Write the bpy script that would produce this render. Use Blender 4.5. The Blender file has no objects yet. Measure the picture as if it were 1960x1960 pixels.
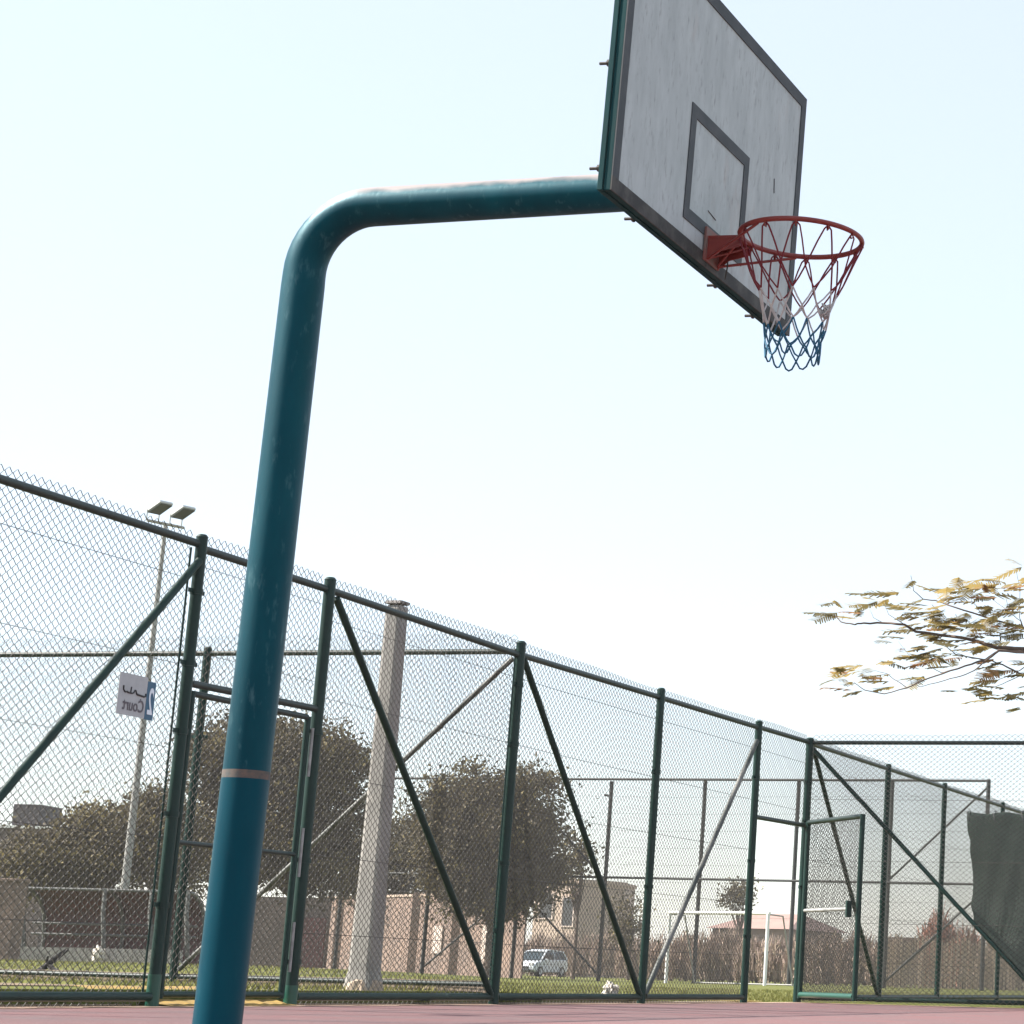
import bpy, bmesh, math, random
import numpy as np
from mathutils import Vector, Matrix
random.seed(7); RNG = np.random.default_rng(11)
SC = bpy.context.scene
COL = SC.collection

# ------------------------------------------------------------------ camera
F, CX, CY, PITCH, ROLL, CAMH = 4345.14, 2136.83, 980.0, 0.205817, 0.024104, 0.2701
fwd = Vector((0, math.cos(PITCH), math.sin(PITCH)))
up0 = Vector((0, -math.sin(PITCH), math.cos(PITCH)))
rt0 = Vector((1, 0, 0))
c_, s_ = math.cos(ROLL), math.sin(ROLL)
RT = rt0*c_ + up0*s_
UP = up0*c_ - rt0*s_
CAMPOS = Vector((0, 0, CAMH))
def ray(u, v): return RT*((u-CX)/F) - UP*((v-CY)/F) + fwd
def at(u, v, Y):
    d = ray(u, v); return CAMPOS + d*(Y/d.y)
cd = bpy.data.cameras.new('camera'); cam = bpy.data.objects.new('camera', cd); COL.objects.link(cam)
cd.sensor_width = 36; cd.lens = F/1960*36; cd.shift_x = -(CX-980)/1960
cd.clip_end = 6000; cd.clip_start = 0.05
M = Matrix((RT, UP, -fwd)).transposed().to_4x4(); M.translation = CAMPOS
cam.matrix_world = M
SC.camera = cam

# ------------------------------------------------------------------ materials
ALB = 0.5
def mat(name, col, rough=0.6, col2=None, scale=6.0, stretch=(1,1,1), detail=6, lo=0.35, hi=0.65, metal=0.0,
        bump=0.0, bscale=None, spec=0.5, col3=None, scale3=30.0, lo3=0.55, hi3=0.75, trans=None, coat=0.0):
    m = bpy.data.materials.new(name); m.use_nodes = True
    col, col2, col3 = [None if c is None else tuple(x*ALB for x in c) for c in (col, col2, col3)]
    nt = m.node_tree; N = nt.nodes; L = nt.links
    b = N['Principled BSDF']; out = N['Material Output']
    b.inputs['Roughness'].default_value = rough; b.inputs['Metallic'].default_value = metal
    b.inputs['Specular IOR Level'].default_value = spec
    if coat: b.inputs['Coat Weight'].default_value = coat
    b.inputs['Base Color'].default_value = (*col, 1)
    tc = N.new('ShaderNodeTexCoord'); mp = N.new('ShaderNodeMapping'); mp.inputs['Scale'].default_value = stretch
    L.new(tc.outputs['Object'], mp.inputs['Vector'])
    def noise(sc, det):
        n = N.new('ShaderNodeTexNoise'); n.inputs['Scale'].default_value = sc; n.inputs['Detail'].default_value = det
        n.inputs['Roughness'].default_value = 0.62
        L.new(mp.outputs['Vector'], n.inputs['Vector']); return n
    def ramp(n, a, z):
        r = N.new('ShaderNodeMapRange'); r.inputs['From Min'].default_value = a; r.inputs['From Max'].default_value = z
        L.new(n.outputs['Fac'], r.inputs['Value']); return r
    last = None
    if col2 is not None:
        r = ramp(noise(scale, detail), lo, hi)
        mx = N.new('ShaderNodeMix'); mx.data_type = 'RGBA'
        mx.inputs['A'].default_value = (*col, 1); mx.inputs['B'].default_value = (*col2, 1)
        L.new(r.outputs['Result'], mx.inputs['Factor']); last = mx.outputs['Result']
        if col3 is not None:
            r3 = ramp(noise(scale3, 8), lo3, hi3)
            m3 = N.new('ShaderNodeMix'); m3.data_type = 'RGBA'
            L.new(last, m3.inputs['A']); m3.inputs['B'].default_value = (*col3, 1)
            L.new(r3.outputs['Result'], m3.inputs['Factor']); last = m3.outputs['Result']
        L.new(last, b.inputs['Base Color'])
    if bump:
        nb = noise(bscale or scale*4, 6)
        bp = N.new('ShaderNodeBump'); bp.inputs['Strength'].default_value = bump; bp.inputs['Distance'].default_value = 0.01
        L.new(nb.outputs['Fac'], bp.inputs['Height']); L.new(bp.outputs['Normal'], b.inputs['Normal'])
    if trans:
        t = N.new('ShaderNodeBsdfTranslucent')
        if last is not None: L.new(last, t.inputs['Color'])
        else: t.inputs['Color'].default_value = (*col, 1)
        ms = N.new('ShaderNodeMixShader'); ms.inputs['Fac'].default_value = trans
        L.new(b.outputs['BSDF'], ms.inputs[1]); L.new(t.outputs['BSDF'], ms.inputs[2]); L.new(ms.outputs['Shader'], out.inputs['Surface'])
    return m

MT = {}
MT['teal'] = mat('teal_paint', (0.0,0.048,0.074), 0.46, (0.003,0.088,0.122), 4, (1,1,0.3), 9, 0.36, 0.7, bump=0.10, bscale=70, col3=(0.08,0.19,0.22), scale3=30, lo3=0.58, hi3=0.76, spec=0.3)
MT['teal_low'] = mat('fresh_teal_paint', (0.0,0.060,0.096), 0.45, (0.0,0.088,0.134), 4, (1,1,0.25), 9, 0.38, 0.7, bump=0.06, bscale=70, col3=(0.02,0.13,0.17), scale3=24, lo3=0.64, hi3=0.8, spec=0.22)
MT['band'] = mat('bare_rusty_band', (0.24,0.17,0.135), 0.85, (0.06,0.11,0.12), 16, lo=.4, hi=.7)
MT['teal_edge'] = mat('teal_frame_paint', (0.004,0.068,0.078), 0.7, (0.010,0.098,0.108), 9, (1,1,0.2), 6, 0.4, 0.65, spec=.12)
MT['board'] = mat('weathered_white_board', (0.80,0.93,0.95), 0.7, (0.62,0.73,0.75), 5, (2.4,2.4,0.7), 9, 0.36, 0.68, col3=(0.46,0.52,0.54), scale3=22, lo3=0.56, hi3=0.72)
def smear(m, col, sc, a, z, amt):
    nt = m.node_tree; N = nt.nodes; L = nt.links; b = N['Principled BSDF']; src = b.inputs['Base Color'].links[0].from_socket
    tc = N.new('ShaderNodeTexCoord'); mp = N.new('ShaderNodeMapping'); mp.inputs['Scale'].default_value = (1,1,.45); L.new(tc.outputs['Object'], mp.inputs['Vector'])
    n = N.new('ShaderNodeTexNoise'); n.inputs['Scale'].default_value = sc; n.inputs['Detail'].default_value = 9; n.inputs['Roughness'].default_value = .7; L.new(mp.outputs['Vector'], n.inputs['Vector'])
    r = N.new('ShaderNodeMapRange'); r.inputs['From Min'].default_value = a; r.inputs['From Max'].default_value = z; r.inputs['To Max'].default_value = amt; L.new(n.outputs['Fac'], r.inputs['Value'])
    mx = N.new('ShaderNodeMix'); mx.data_type = 'RGBA'; L.new(src, mx.inputs['A']); mx.inputs['B'].default_value = (*col, 1); L.new(r.outputs['Result'], mx.inputs['Factor']); L.new(mx.outputs['Result'], b.inputs['Base Color'])
smear(MT['board'], (.33,.27,.24), 2.6, .56, .72, .55)
smear(MT['teal_edge'], (.02,.03,.03), 9, .55, .7, .5)
smear(MT['board'], (.20,.23,.24), 16, .60, .68, .5)
MT['border'] = mat('faded_dark_line_paint', (0.055,0.075,0.09), 0.7, (0.10,0.12,0.135), 10, lo=.4, hi=.7)
MT['border_worn'] = mat('worn_dark_line_paint', (0.03,0.036,0.04), 0.75, (0.10,0.105,0.10), 11, lo=.42, hi=.62, col3=(0.3,0.3,0.3), scale3=18, lo3=.68, hi3=.74)
MT['under'] = mat('dark_under_frame', (0.035,0.05,0.05), 0.7, (0.09,0.085,0.075), 12)
MT['red'] = mat('worn_red_steel', (0.42,0.048,0.03), 0.5, (0.30,0.03,0.026), 18, col3=(0.42,0.16,0.11), scale3=24, lo3=.66, hi3=.78)
MT['red_pale'] = mat('faded_red_plate', (0.42,0.13,0.11), 0.7, (0.3,0.22,0.19), 12, lo=.42, hi=.6)
MT['cord_red'] = mat('red_cord', (0.27,0.012,0.032), 0.8)
MT['cord_white'] = mat('white_cord', (0.95,0.93,0.92), 0.85, (0.7,0.66,0.66), 30)
MT['cord_blue'] = mat('blue_cord', (0.006,0.17,0.32), 0.75)
MT['steel'] = mat('dark_bolt_steel', (0.07,0.06,0.05), 0.6)
MT['green'] = mat('dark_green_fence_paint', (0.002,0.034,0.027), 0.45, (0.005,0.05,0.04), 6, (1,1,.4), col3=(0.09,0.11,0.1), scale3=30, lo3=.7, hi3=.8, bump=.03, bscale=50, spec=.25)
MT['green_sleeve_lit'] = mat('bright_green_sleeve_lit_bar', (0.006,0.10,0.065), 0.4, (0.01,0.13,0.085), 8)
MT['rail'] = mat('dull_green_rail_paint', (0.006,0.034,0.030), 0.5, (0.016,0.048,0.042), 9, (1,1,1), col3=(0.08,0.10,0.09), scale3=26, lo3=.72, hi3=.8)
MT['wire'] = mat('coated_fence_wire', (0.085,0.08,0.072), 0.5, (0.12,0.11,0.10), 3, metal=0.0)
MT['far_rail'] = mat('far_fence_green_paint', (0.02,0.03,0.03), 0.6)
MT['brace_sunlit'] = mat('sunlit_grey_green_paint', (0.045,0.062,0.056), 0.5, (0.28,0.28,0.26), 1.1, (1,1,1), 7, .44, .60)  # pale patches put the sunlight on two braces into their colour
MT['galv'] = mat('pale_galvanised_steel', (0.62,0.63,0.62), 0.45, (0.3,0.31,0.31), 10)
ALB = 0.85
MT['tarp'] = mat('green_shade_cloth', (0.19,0.25,0.205), 0.85, (0.23,0.285,0.24), 5, (1,1,1), 8, trans=0.4, col3=(0.22,0.25,0.22), scale3=40, lo3=.6, hi3=.8)
MT['conc'] = mat('rough_grey_concrete', (0.37,0.355,0.335), 0.9, (0.23,0.222,0.21), 3, (1,1,.4), 9, bump=.4, bscale=24, col3=(0.56,0.53,0.49), scale3=16, lo3=.6, hi3=.75)
MT['capstone'] = mat('dark_stained_cap', (0.16,0.15,0.145), 0.9)
MT['dimwall'] = mat('dim_brown_wall', (0.15,0.115,0.10), 0.9, (0.10,0.08,0.07), 1.2)
MT['kerb'] = mat('sandy_kerb_concrete', (0.50,0.40,0.31), 0.9, (0.36,0.28,0.21), 5, bump=.2)
MT['soil'] = mat('brown_soil', (0.12,0.085,0.045), 0.95, (0.2,0.14,0.08), 6, bump=.3)
MT['sand'] = mat('pale_sand', (0.50,0.35,0.27), 0.95, (0.34,0.22,0.16), 7, bump=.2)
MT['drygold'] = mat('golden_dry_grass_mat', (0.38,0.24,0.05), 0.95, (0.22,0.15,0.05), 12)
MT['white'] = mat('white_paint', (0.78,0.78,0.77), 0.4)
MT['rag'] = mat('dirty_white_plastic', (0.72,0.68,0.62), 0.6, (0.5,0.44,0.38), 14)
MT['signwhite'] = mat('sign_white_face', (0.44,0.46,0.48), 0.5, (0.38,0.40,0.42), 12)
MT['signblue'] = mat('sign_blue_face', (0.01,0.09,0.18), 0.45)
MT['ink'] = mat('black_sign_ink', (0.02,0.02,0.025), 0.6)
MT['ink2'] = mat('grey_sign_ink', (0.11,0.10,0.12), 0.6)
MT['signdigit'] = mat('sign_digit_white', (0.75,0.84,0.93), 0.5)
MT['lampgrey'] = mat('lamp_housing_grey', (0.5,0.52,0.53), 0.5)
MT['lampglass'] = mat('lamp_glass_dark', (0.05,0.06,0.06), 0.2)
MT['pole_grey'] = mat('grey_mast_steel', (0.30,0.30,0.29), 0.5)
MT['maroon'] = mat('maroon_panel', (0.12,0.042,0.042), 0.75, (0.075,0.032,0.032), 3)
MT['rib'] = mat('grey_rib_steel', (0.11,0.115,0.11), 0.6)
MT['pink'] = mat('pink_rendered_wall', (0.27,0.19,0.15), 0.9, (0.17,0.125,0.105), 0.9, bump=.1)
MT['pinkroof'] = mat('pinkish_roof', (0.34,0.215,0.18), 0.85, (0.28,0.18,0.155), 1.0)
MT['beige'] = mat('beige_rendered_wall', (0.46,0.36,0.285), 0.9, (0.4,0.315,0.255), 0.6)
MT['shade_wall'] = mat('grey_brown_wall', (0.55,0.45,0.40), 0.9, (0.48,0.40,0.35), 0.6)
MT['glass'] = mat('dark_window_glass', (0.03,0.035,0.04), 0.15)
MT['darkbox'] = mat('dark_tank_cladding', (0.05,0.045,0.05), 0.7)
MT['tyre'] = mat('tyre_rubber', (0.02,0.02,0.02), 0.8)
MT['carwhite'] = mat('white_car_paint', (0.68,0.72,0.76), 0.25, coat=.5)
MT['carglass'] = mat('car_glass', (0.03,0.045,0.05), 0.1)
MT['carlamp'] = mat('car_lamp', (0.6,0.6,0.6), 0.2)
MT['cane'] = mat('pale_cane_slats', (0.66,0.52,0.40), 0.9, (0.45,0.34,0.27), 2, (6,6,.3))
MT['bark'] = mat('grey_brown_bark', (0.09,0.065,0.05), 0.9, (0.14,0.105,0.085), 8, (1,1,.3), bump=.4)
MT['twig'] = mat('dark_twig_bark', (0.085,0.055,0.045), 0.9, (0.13,0.09,0.07), 10)
MT['leafA'] = mat('dark_olive_leaf', (0.090,0.073,0.042), 0.8, trans=.2)
MT['leafB'] = mat('mid_olive_leaf', (0.13,0.108,0.054), 0.8, trans=.3)
MT['leafC'] = mat('yellow_olive_leaf', (0.22,0.18,0.078), 0.8, trans=.25)
MT['dryA'] = mat('dry_brown_reed', (0.33,0.245,0.20), 0.9, trans=.1)
MT['dryB'] = mat('pale_dry_reed', (0.46,0.355,0.29), 0.9, trans=.1)
MT['dryC'] = mat('dull_green_brown_reed', (0.27,0.22,0.15), 0.9, trans=.1)
MT['rustA'] = mat('rusty_orange_leaf', (0.50,0.24,0.17), 0.85, trans=.15)
MT['frondA'] = mat('yellow_olive_frond', (0.40,0.30,0.11), 0.7, trans=.5)
MT['frondB'] = mat('dull_olive_frond', (0.20,0.165,0.07), 0.7, trans=.4)
MT['frondC'] = mat('dry_orange_frond', (0.42,0.23,0.11), 0.75, trans=.45)
MT['blade'] = mat('grass_blade', (0.17,0.185,0.04), 0.8, (0.22,0.20,0.06), .6, trans=.25)
MT['branch'] = mat('dead_dark_wood', (0.03,0.027,0.025), 0.9)

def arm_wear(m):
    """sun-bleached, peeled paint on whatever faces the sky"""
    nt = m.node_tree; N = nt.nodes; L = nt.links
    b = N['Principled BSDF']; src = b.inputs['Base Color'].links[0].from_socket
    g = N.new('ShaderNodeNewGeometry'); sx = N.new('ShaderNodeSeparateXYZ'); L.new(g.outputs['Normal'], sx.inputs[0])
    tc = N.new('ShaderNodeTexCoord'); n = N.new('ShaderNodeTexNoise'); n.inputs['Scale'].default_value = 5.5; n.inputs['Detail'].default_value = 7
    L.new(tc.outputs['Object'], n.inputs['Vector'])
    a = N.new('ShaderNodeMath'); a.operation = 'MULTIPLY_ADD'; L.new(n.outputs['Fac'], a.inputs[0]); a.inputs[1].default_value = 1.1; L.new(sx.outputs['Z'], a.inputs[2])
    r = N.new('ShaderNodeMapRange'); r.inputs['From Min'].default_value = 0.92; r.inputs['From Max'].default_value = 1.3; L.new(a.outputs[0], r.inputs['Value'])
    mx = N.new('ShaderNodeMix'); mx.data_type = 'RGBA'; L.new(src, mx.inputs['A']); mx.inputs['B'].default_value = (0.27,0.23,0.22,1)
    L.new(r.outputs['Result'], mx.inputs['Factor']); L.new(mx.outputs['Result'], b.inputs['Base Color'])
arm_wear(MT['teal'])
for k_ in ('teal', 'teal_low'):
    MT[k_].node_tree.nodes['Principled BSDF'].inputs['Specular Tint'].default_value = (.12, .75, 1, 1)

# ------------------------------------------------------------------ object helpers
def thing(name, loc, label, cat, group=None):
    o = bpy.data.objects.new(name, None); COL.objects.link(o); o.location = loc; o.empty_display_size = 0.2
    tag(o, label, cat, group); return o
def tag(o, label=None, cat=None, group=None, kind=None):
    if label: o['label'] = label
    if cat: o['category'] = cat
    if group: o['group'] = group
    if kind: o['kind'] = kind
    return o
def wloc(p):
    v = Vector((0,0,0))
    while p is not None: v = v + Vector(p.location); p = p.parent
    return v
def lerp(a, b, t): return a + (b-a)*t

class MB:
    def __init__(s): s.v = []; s.f = []; s.mi = []; s.cur = 0; s.smooth = []; s.sm = False
    def face(s, idx): s.f.append(tuple(idx)); s.mi.append(s.cur); s.smooth.append(s.sm)
    def quad(s, a, b, c, d):
        n = len(s.v); s.v += [tuple(a), tuple(b), tuple(c), tuple(d)]; s.face((n, n+1, n+2, n+3))
    def box(s, o, ax, ay, az):
        """box from centre o and half-axis vectors"""
        o = Vector(o); ax = Vector(ax); ay = Vector(ay); az = Vector(az); n = len(s.v)
        for k in (-1, 1):
            for j in (-1, 1):
                for i in (-1, 1): s.v.append(tuple(o + ax*i + ay*j + az*k))
        for q in ((0,2,3,1), (4,5,7,6), (0,1,5,4), (2,6,7,3), (0,4,6,2), (1,3,7,5)): s.face([n+i for i in q])
    def tube(s, pts, r, seg=8, cap=True, closed=False):
        pts = [Vector(p) for p in pts]; n0 = len(s.v); m = len(pts)
        rr = r if hasattr(r, '__len__') else [r]*m
        def tan(i):
            if closed: t = pts[(i+1) % m] - pts[i-1]
            elif i == 0: t = pts[1]-pts[0]
            elif i == m-1: t = pts[-1]-pts[-2]
            else: t = (pts[i+1]-pts[i]).normalized() + (pts[i]-pts[i-1]).normalized()
            return t.normalized() if t.length > 1e-9 else Vector((0,0,1))
        t = tan(0); ref = Vector((0,0,1)) if abs(t.z) < .9 else Vector((1,0,0))
        nrm = t.cross(ref).normalized()
        old = s.sm; s.sm = seg > 4
        for i in range(m):
            t = tan(i); nrm = (nrm - t*nrm.dot(t)).normalized(); bn = t.cross(nrm)
            for k in range(seg):
                a = 2*math.pi*k/seg
                s.v.append(tuple(pts[i] + nrm*(rr[i]*math.cos(a)) + bn*(rr[i]*math.sin(a))))
        for i in range(m if closed else m-1):
            j = (i+1) % m
            for k in range(seg):
                k2 = (k+1) % seg
                s.face((n0+i*seg+k, n0+i*seg+k2, n0+j*seg+k2, n0+j*seg+k))
        s.sm = False
        if cap and not closed:
            for i, rev in ((0, True), (m-1, False)):
                n1 = len(s.v); s.v += s.v[n0+i*seg:n0+i*seg+seg]
                idx = [n1+k for k in range(seg)]; s.face(idx[::-1] if rev else idx)
        s.sm = old
    def prism(s, poly, off):
        """extrude a planar polygon (list of points) by off"""
        n = len(s.v); m = len(poly); off = Vector(off)
        s.v += [tuple(Vector(p)) for p in poly] + [tuple(Vector(p)+off) for p in poly]
        s.face(range(n, n+m)); s.face([n+m+i for i in range(m)][::-1])
        for i in range(m):
            j = (i+1) % m; s.face((n+i, n+m+i, n+m+j, n+j))
    def build(s, name, m, parent=None, bevel=0):
        me = bpy.data.meshes.new(name)
        w = wloc(parent)
        me.from_pydata([(x-w.x, y-w.y, z-w.z) for x, y, z in s.v], [], s.f)
        for mm in (m if isinstance(m, (list, tuple)) else [m]): me.materials.append(mm)
        me.polygons.foreach_set('material_index', s.mi)
        me.polygons.foreach_set('use_smooth', s.smooth)
        me.update()
        o = bpy.data.objects.new(name, me); COL.objects.link(o)
        if parent: o.parent = parent
        if bevel:
            bv = o.modifiers.new('bevel', 'BEVEL'); bv.width = bevel; bv.segments = 2; bv.limit_method = 'ANGLE'
        return o
def npmesh(name, V, Fq, m, parent=None, mi=None):
    me = bpy.data.meshes.new(name); w = wloc(parent)
    V = np.asarray(V, dtype=np.float32) - np.array([w.x, w.y, w.z], dtype=np.float32)
    Fq = np.asarray(Fq, dtype=np.int32); k = Fq.shape[1]
    me.vertices.add(len(V)); me.vertices.foreach_set('co', V.ravel())
    me.loops.add(Fq.size); me.loops.foreach_set('vertex_index', Fq.ravel())
    me.polygons.add(len(Fq)); me.polygons.foreach_set('loop_start', np.arange(0, Fq.size, k, dtype=np.int32))
    me.polygons.foreach_set('loop_total', np.full(len(Fq), k, dtype=np.int32))
    for mm in (m if isinstance(m, (list, tuple)) else [m]): me.materials.append(mm)
    if mi is not None: me.polygons.foreach_set('material_index', np.asarray(mi, dtype=np.int32))
    me.update(calc_edges=True); me.validate()
    o = bpy.data.objects.new(name, me); COL.objects.link(o)
    if parent: o.parent = parent
    return o
def one(fn): b = MB(); fn(b); return b

# ------------------------------------------------------------------ fence frame of reference
P0 = Vector((-5.9705, 14.5914, 0)); P5 = Vector((-3.5014, 26.4430, 0))
D = (P5-P0).normalized()              # along the main fence, away from the camera
S = Vector((-D.y, D.x, 0))            # outward (left) of the court
Z = Vector((0, 0, 1))
def fp(t, s, z): return P0 + D*t + S*s + Z*z
def smooth(a, b, x):
    k = min(1, max(0, (x-a)/(b-a))); return k*k*(3-2*k)
def z_out(t, s):
    p = fp(t, s, 0)
    z = 0.10*(1-smooth(4.5, 10.2, t))*(1-smooth(9, 26, s)) if s > 0 else 0.0
    if p.y > 14: z += .24*(1-smooth(-.37, -.225, p.x/p.y))*smooth(26, 50, p.y)      # the pitch rises gently to the left
    return z
def zg(x, y):
    v = Vector((x, y, 0)) - P0; return z_out(v.dot(D), v.dot(S))

# ------------------------------------------------------------------ ground, court, kerb
def sheet(name, ts, ss, zf, m, kind='structure'):
    V = [tuple(fp(t, s, zf(t, s))) for t in ts for s in ss]; n = len(ss)
    Fq = [(i*n+j, i*n+j+1, (i+1)*n+j+1, (i+1)*n+j) for i in range(len(ts)-1) for j in range(n-1)]
    o = npmesh(name, V, Fq, m); o['kind'] = kind; return o
g = bpy.data.materials.new('dry_grass_field'); g.use_nodes = True
def ground_mat(m):
    nt = m.node_tree; N = nt.nodes; L = nt.links; b = N['Principled BSDF']; b.inputs['Roughness'].default_value = .95
    b.inputs['Specular IOR Level'].default_value = .1
    tc = N.new('ShaderNodeTexCoord')
    def nz(sc, det):
        n = N.new('ShaderNodeTexNoise'); n.inputs['Scale'].default_value = sc; n.inputs['Detail'].default_value = det
        L.new(tc.outputs['Object'], n.inputs['Vector']); return n
    r = N.new('ShaderNodeValToRGB'); L.new(nz(.35, 8).outputs['Fac'], r.inputs['Fac'])
    e = r.color_ramp.elements; e[0].position = .3; e[0].color = (.105,.13,.03,1); e[1].position = .7; e[1].color = (.15,.15,.045,1)
    r2 = N.new('ShaderNodeValToRGB'); L.new(nz(9, 6).outputs['Fac'], r2.inputs['Fac'])
    e = r2.color_ramp.elements; e[0].position = .35; e[0].color = (.55,.55,.5,1); e[1].position = .7; e[1].color = (1.2,1.15,1.1,1)
    mx = N.new('ShaderNodeMix'); mx.data_type = 'RGBA'; mx.blend_type = 'MULTIPLY'; mx.inputs['Factor'].default_value = 1
    L.new(r.outputs['Color'], mx.inputs['A']); L.new(r2.outputs['Color'], mx.inputs['B']); L.new(mx.outputs['Result'], b.inputs['Base Color'])
ground_mat(g)
def gz(t, s):
    if s < .14 and t < 12.2: return -0.04
    return z_out(t, s) if s > .14 else 0.0
ts = [-900,-400,-60,-30,-20,-12,-8,-4,-2,0,1,2,3,4,5,6,7,8,9,10,11,12,12.19,12.21,14]+list(range(16,76,3))+list(range(78,160,6))+[170,200,300,900]
ss = [-900,-500,-150,-40,-20,-8,-3,-1,0,.139,.141,.5,1,2,4,6]+list(range(8,60,2))+list(range(60,130,8))+[150,300,900]
sheet('ground', ts, ss, gz, g)

court_m = mat('red_court_surface', (0.175,0.076,0.076), 0.8, (0.125,0.08,0.082), 1.3, (1,1,1), 8, .35, .7, bump=.15, bscale=60, col3=(0.19,0.135,0.13), scale3=5, lo3=.55, hi3=.8)
sheet('court_surface', [-40,-20,-10,-5,0,4,8,12.14], [-40,-20,-10,-5,-2,-1,-.3,.06], lambda t, s: 0.0, court_m)
# sandy strip at the foot of the fences (irregular edge)
def sand():
    b = MB(); pr = None
    for i in range(260):
        t = -9 + i*0.082
        w = .10 + .10*(0.5+0.5*math.sin(t*3.1)*math.sin(t*7.7+1)) + .05*random.random()
        a, c = fp(t, -w, .004), fp(t, .055, .004)
        if pr: b.quad(pr[0], a, c, pr[1])
        pr = (a, c)
    pr = None
    for i in range(120):
        s = .05 - i*0.06
        w = .25 + .18*(0.5+0.5*math.sin(s*2.9)*math.sin(s*6.7+1)) + .06*random.random()
        a, c = fp(12.135, s, .0042), fp(12.135-w, s, .0042)
        if pr: b.quad(pr[0], a, c, pr[1])
        pr = (a, c)
    return b
tag(sand().build('sand_strip', MT['sand']), kind='structure')
def kerb():
    b = MB()
    for t0, t1, wk in ((-9, -.1, 1.25), (1.65, 10.35, .22)):
        for i in range(24):
            a = lerp(t0, t1, i/24); c = lerp(t0, t1, (i+1)/24)
            za, zc = z_out(a, 0)+.014, z_out(c, 0)+.014
            p = [fp(a, .072, -.03), fp(a, .072, za), fp(a, wk, za), fp(a, wk, -.03)]
            q = [fp(c, .072, -.03), fp(c, .072, zc), fp(c, wk, zc), fp(c, wk, -.03)]
            for k in range(3): b.quad(p[k], q[k], q[k+1], p[k+1])
            if i == 0: b.quad(*p)
            if i == 23: b.quad(*q[::-1])
    return b
tag(kerb().build('kerb', MT['kerb']), kind='structure')
sheet('soil_strip', [-9,-6,-3,0,1.6], [1.25,1.6,2.0,2.4], lambda t, s: z_out(t, s)+.006, MT['soil'])
sheet('footpath', [-9,-6,-3,0,1.6], [2.4,2.41,2.9,3.4], lambda t, s: z_out(t, s)+(.05 if s > 2.405 else .0), MT['kerb'])
def threshold(t0, t1, s0, s1, m, z=.006):
    b = MB(); n = 16; pts = []
    for i in range(n):
        a = 2*math.pi*i/n; k = .85+.25*random.random()
        pts.append(fp((t0+t1)/2+(t1-t0)/2*math.cos(a)*k, (s0+s1)/2+(s1-s0)/2*math.sin(a)*k, z))
    b.v += [tuple(p) for p in pts]; b.face(range(n)); return b.build('worn_ground_patch', m)
tag(threshold(10.5, 12.0, .2, .9, MT['drygold'], .01), kind='structure')
# grass blades outside the fence
def grass():
    n = 60000
    t = RNG.uniform(-6, 34, n); s = .45 + RNG.random(n)**1.6*30
    keep = ~((s < 3.5) & (t < 1.7))
    t, s = t[keep], s[keep]; n = len(t)
    base = np.array([tuple(fp(a, c, z_out(a, c))) for a, c in zip(t, s)])
    ang = RNG.uniform(0, 6.283, n); h = RNG.uniform(.02, .06, n); w = .006+RNG.random(n)*.006
    dx = np.stack([np.cos(ang)*w, np.sin(ang)*w, np.zeros(n)], 1)
    lean = np.stack([RNG.normal(0, .02, n), RNG.normal(0, .02, n), h], 1)
    V = np.stack([base-dx, base+dx, base+lean], 1).reshape(-1, 3)
    o = npmesh('grass', V, np.arange(3*n).reshape(-1, 3), MT['blade']); tag(o, 'short dry olive grass beyond the court fence', 'grass', kind='stuff')
grass()

# ------------------------------------------------------------------ chain link
def chain(name, o, d, nrm, L, z0, z1, parent, W=.072, H=.057, r=.0023, zlow=None):
    """woven chain-link panel: one zig-zag wire every W/2"""
    o = np.array(o); d = np.array(d); nrm = np.array(nrm)
    nw = int(L/(W/2)); nk = int(round((z1-z0)/(H/2)))+1
    k = np.arange(nk)
    z = z0 + k*(H/2)
    V = []; Fs = []; off = 0
    a3 = np.array([0.5, 2.6, 4.7])
    ring = r*1.3*(np.cos(a3)[:, None]*d[None] + np.sin(a3)[:, None]*nrm[None])
    ii = np.arange(nk-1)
    quads = []
    for q in range(3):
        q2 = (q+1) % 3
        quads.append(np.stack([ii*3+q, ii*3+q2, (ii+1)*3+q2, (ii+1)*3+q], 1))
    quads = np.concatenate(quads)
    for i in range(nw):
        x = i*(W/2) + ((k+i) % 2)*(W/2)*1.06 - .001 + .006*np.sin(z*1.9+i*.021) + .004*np.sin(z*4.3-i*.047)
        dep = np.where((k+i) % 2 == 0, -.0035, .0035)
        sag = .016*math.sin(i*.05)*np.sin(z*1.7+i*.013)
        c = o[None] + x[:, None]*d[None] + (dep+sag)[:, None]*nrm[None]
        c[:, 2] += z + .008*math.sin(i*.03)+.006*math.sin(i*.11)
        V.append((c[:, None, :] + ring[None]).reshape(-1, 3)); Fs.append(quads+off); off += nk*3
    return npmesh(name, np.concatenate(V), np.concatenate(Fs), MT['wire'], parent)

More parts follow.
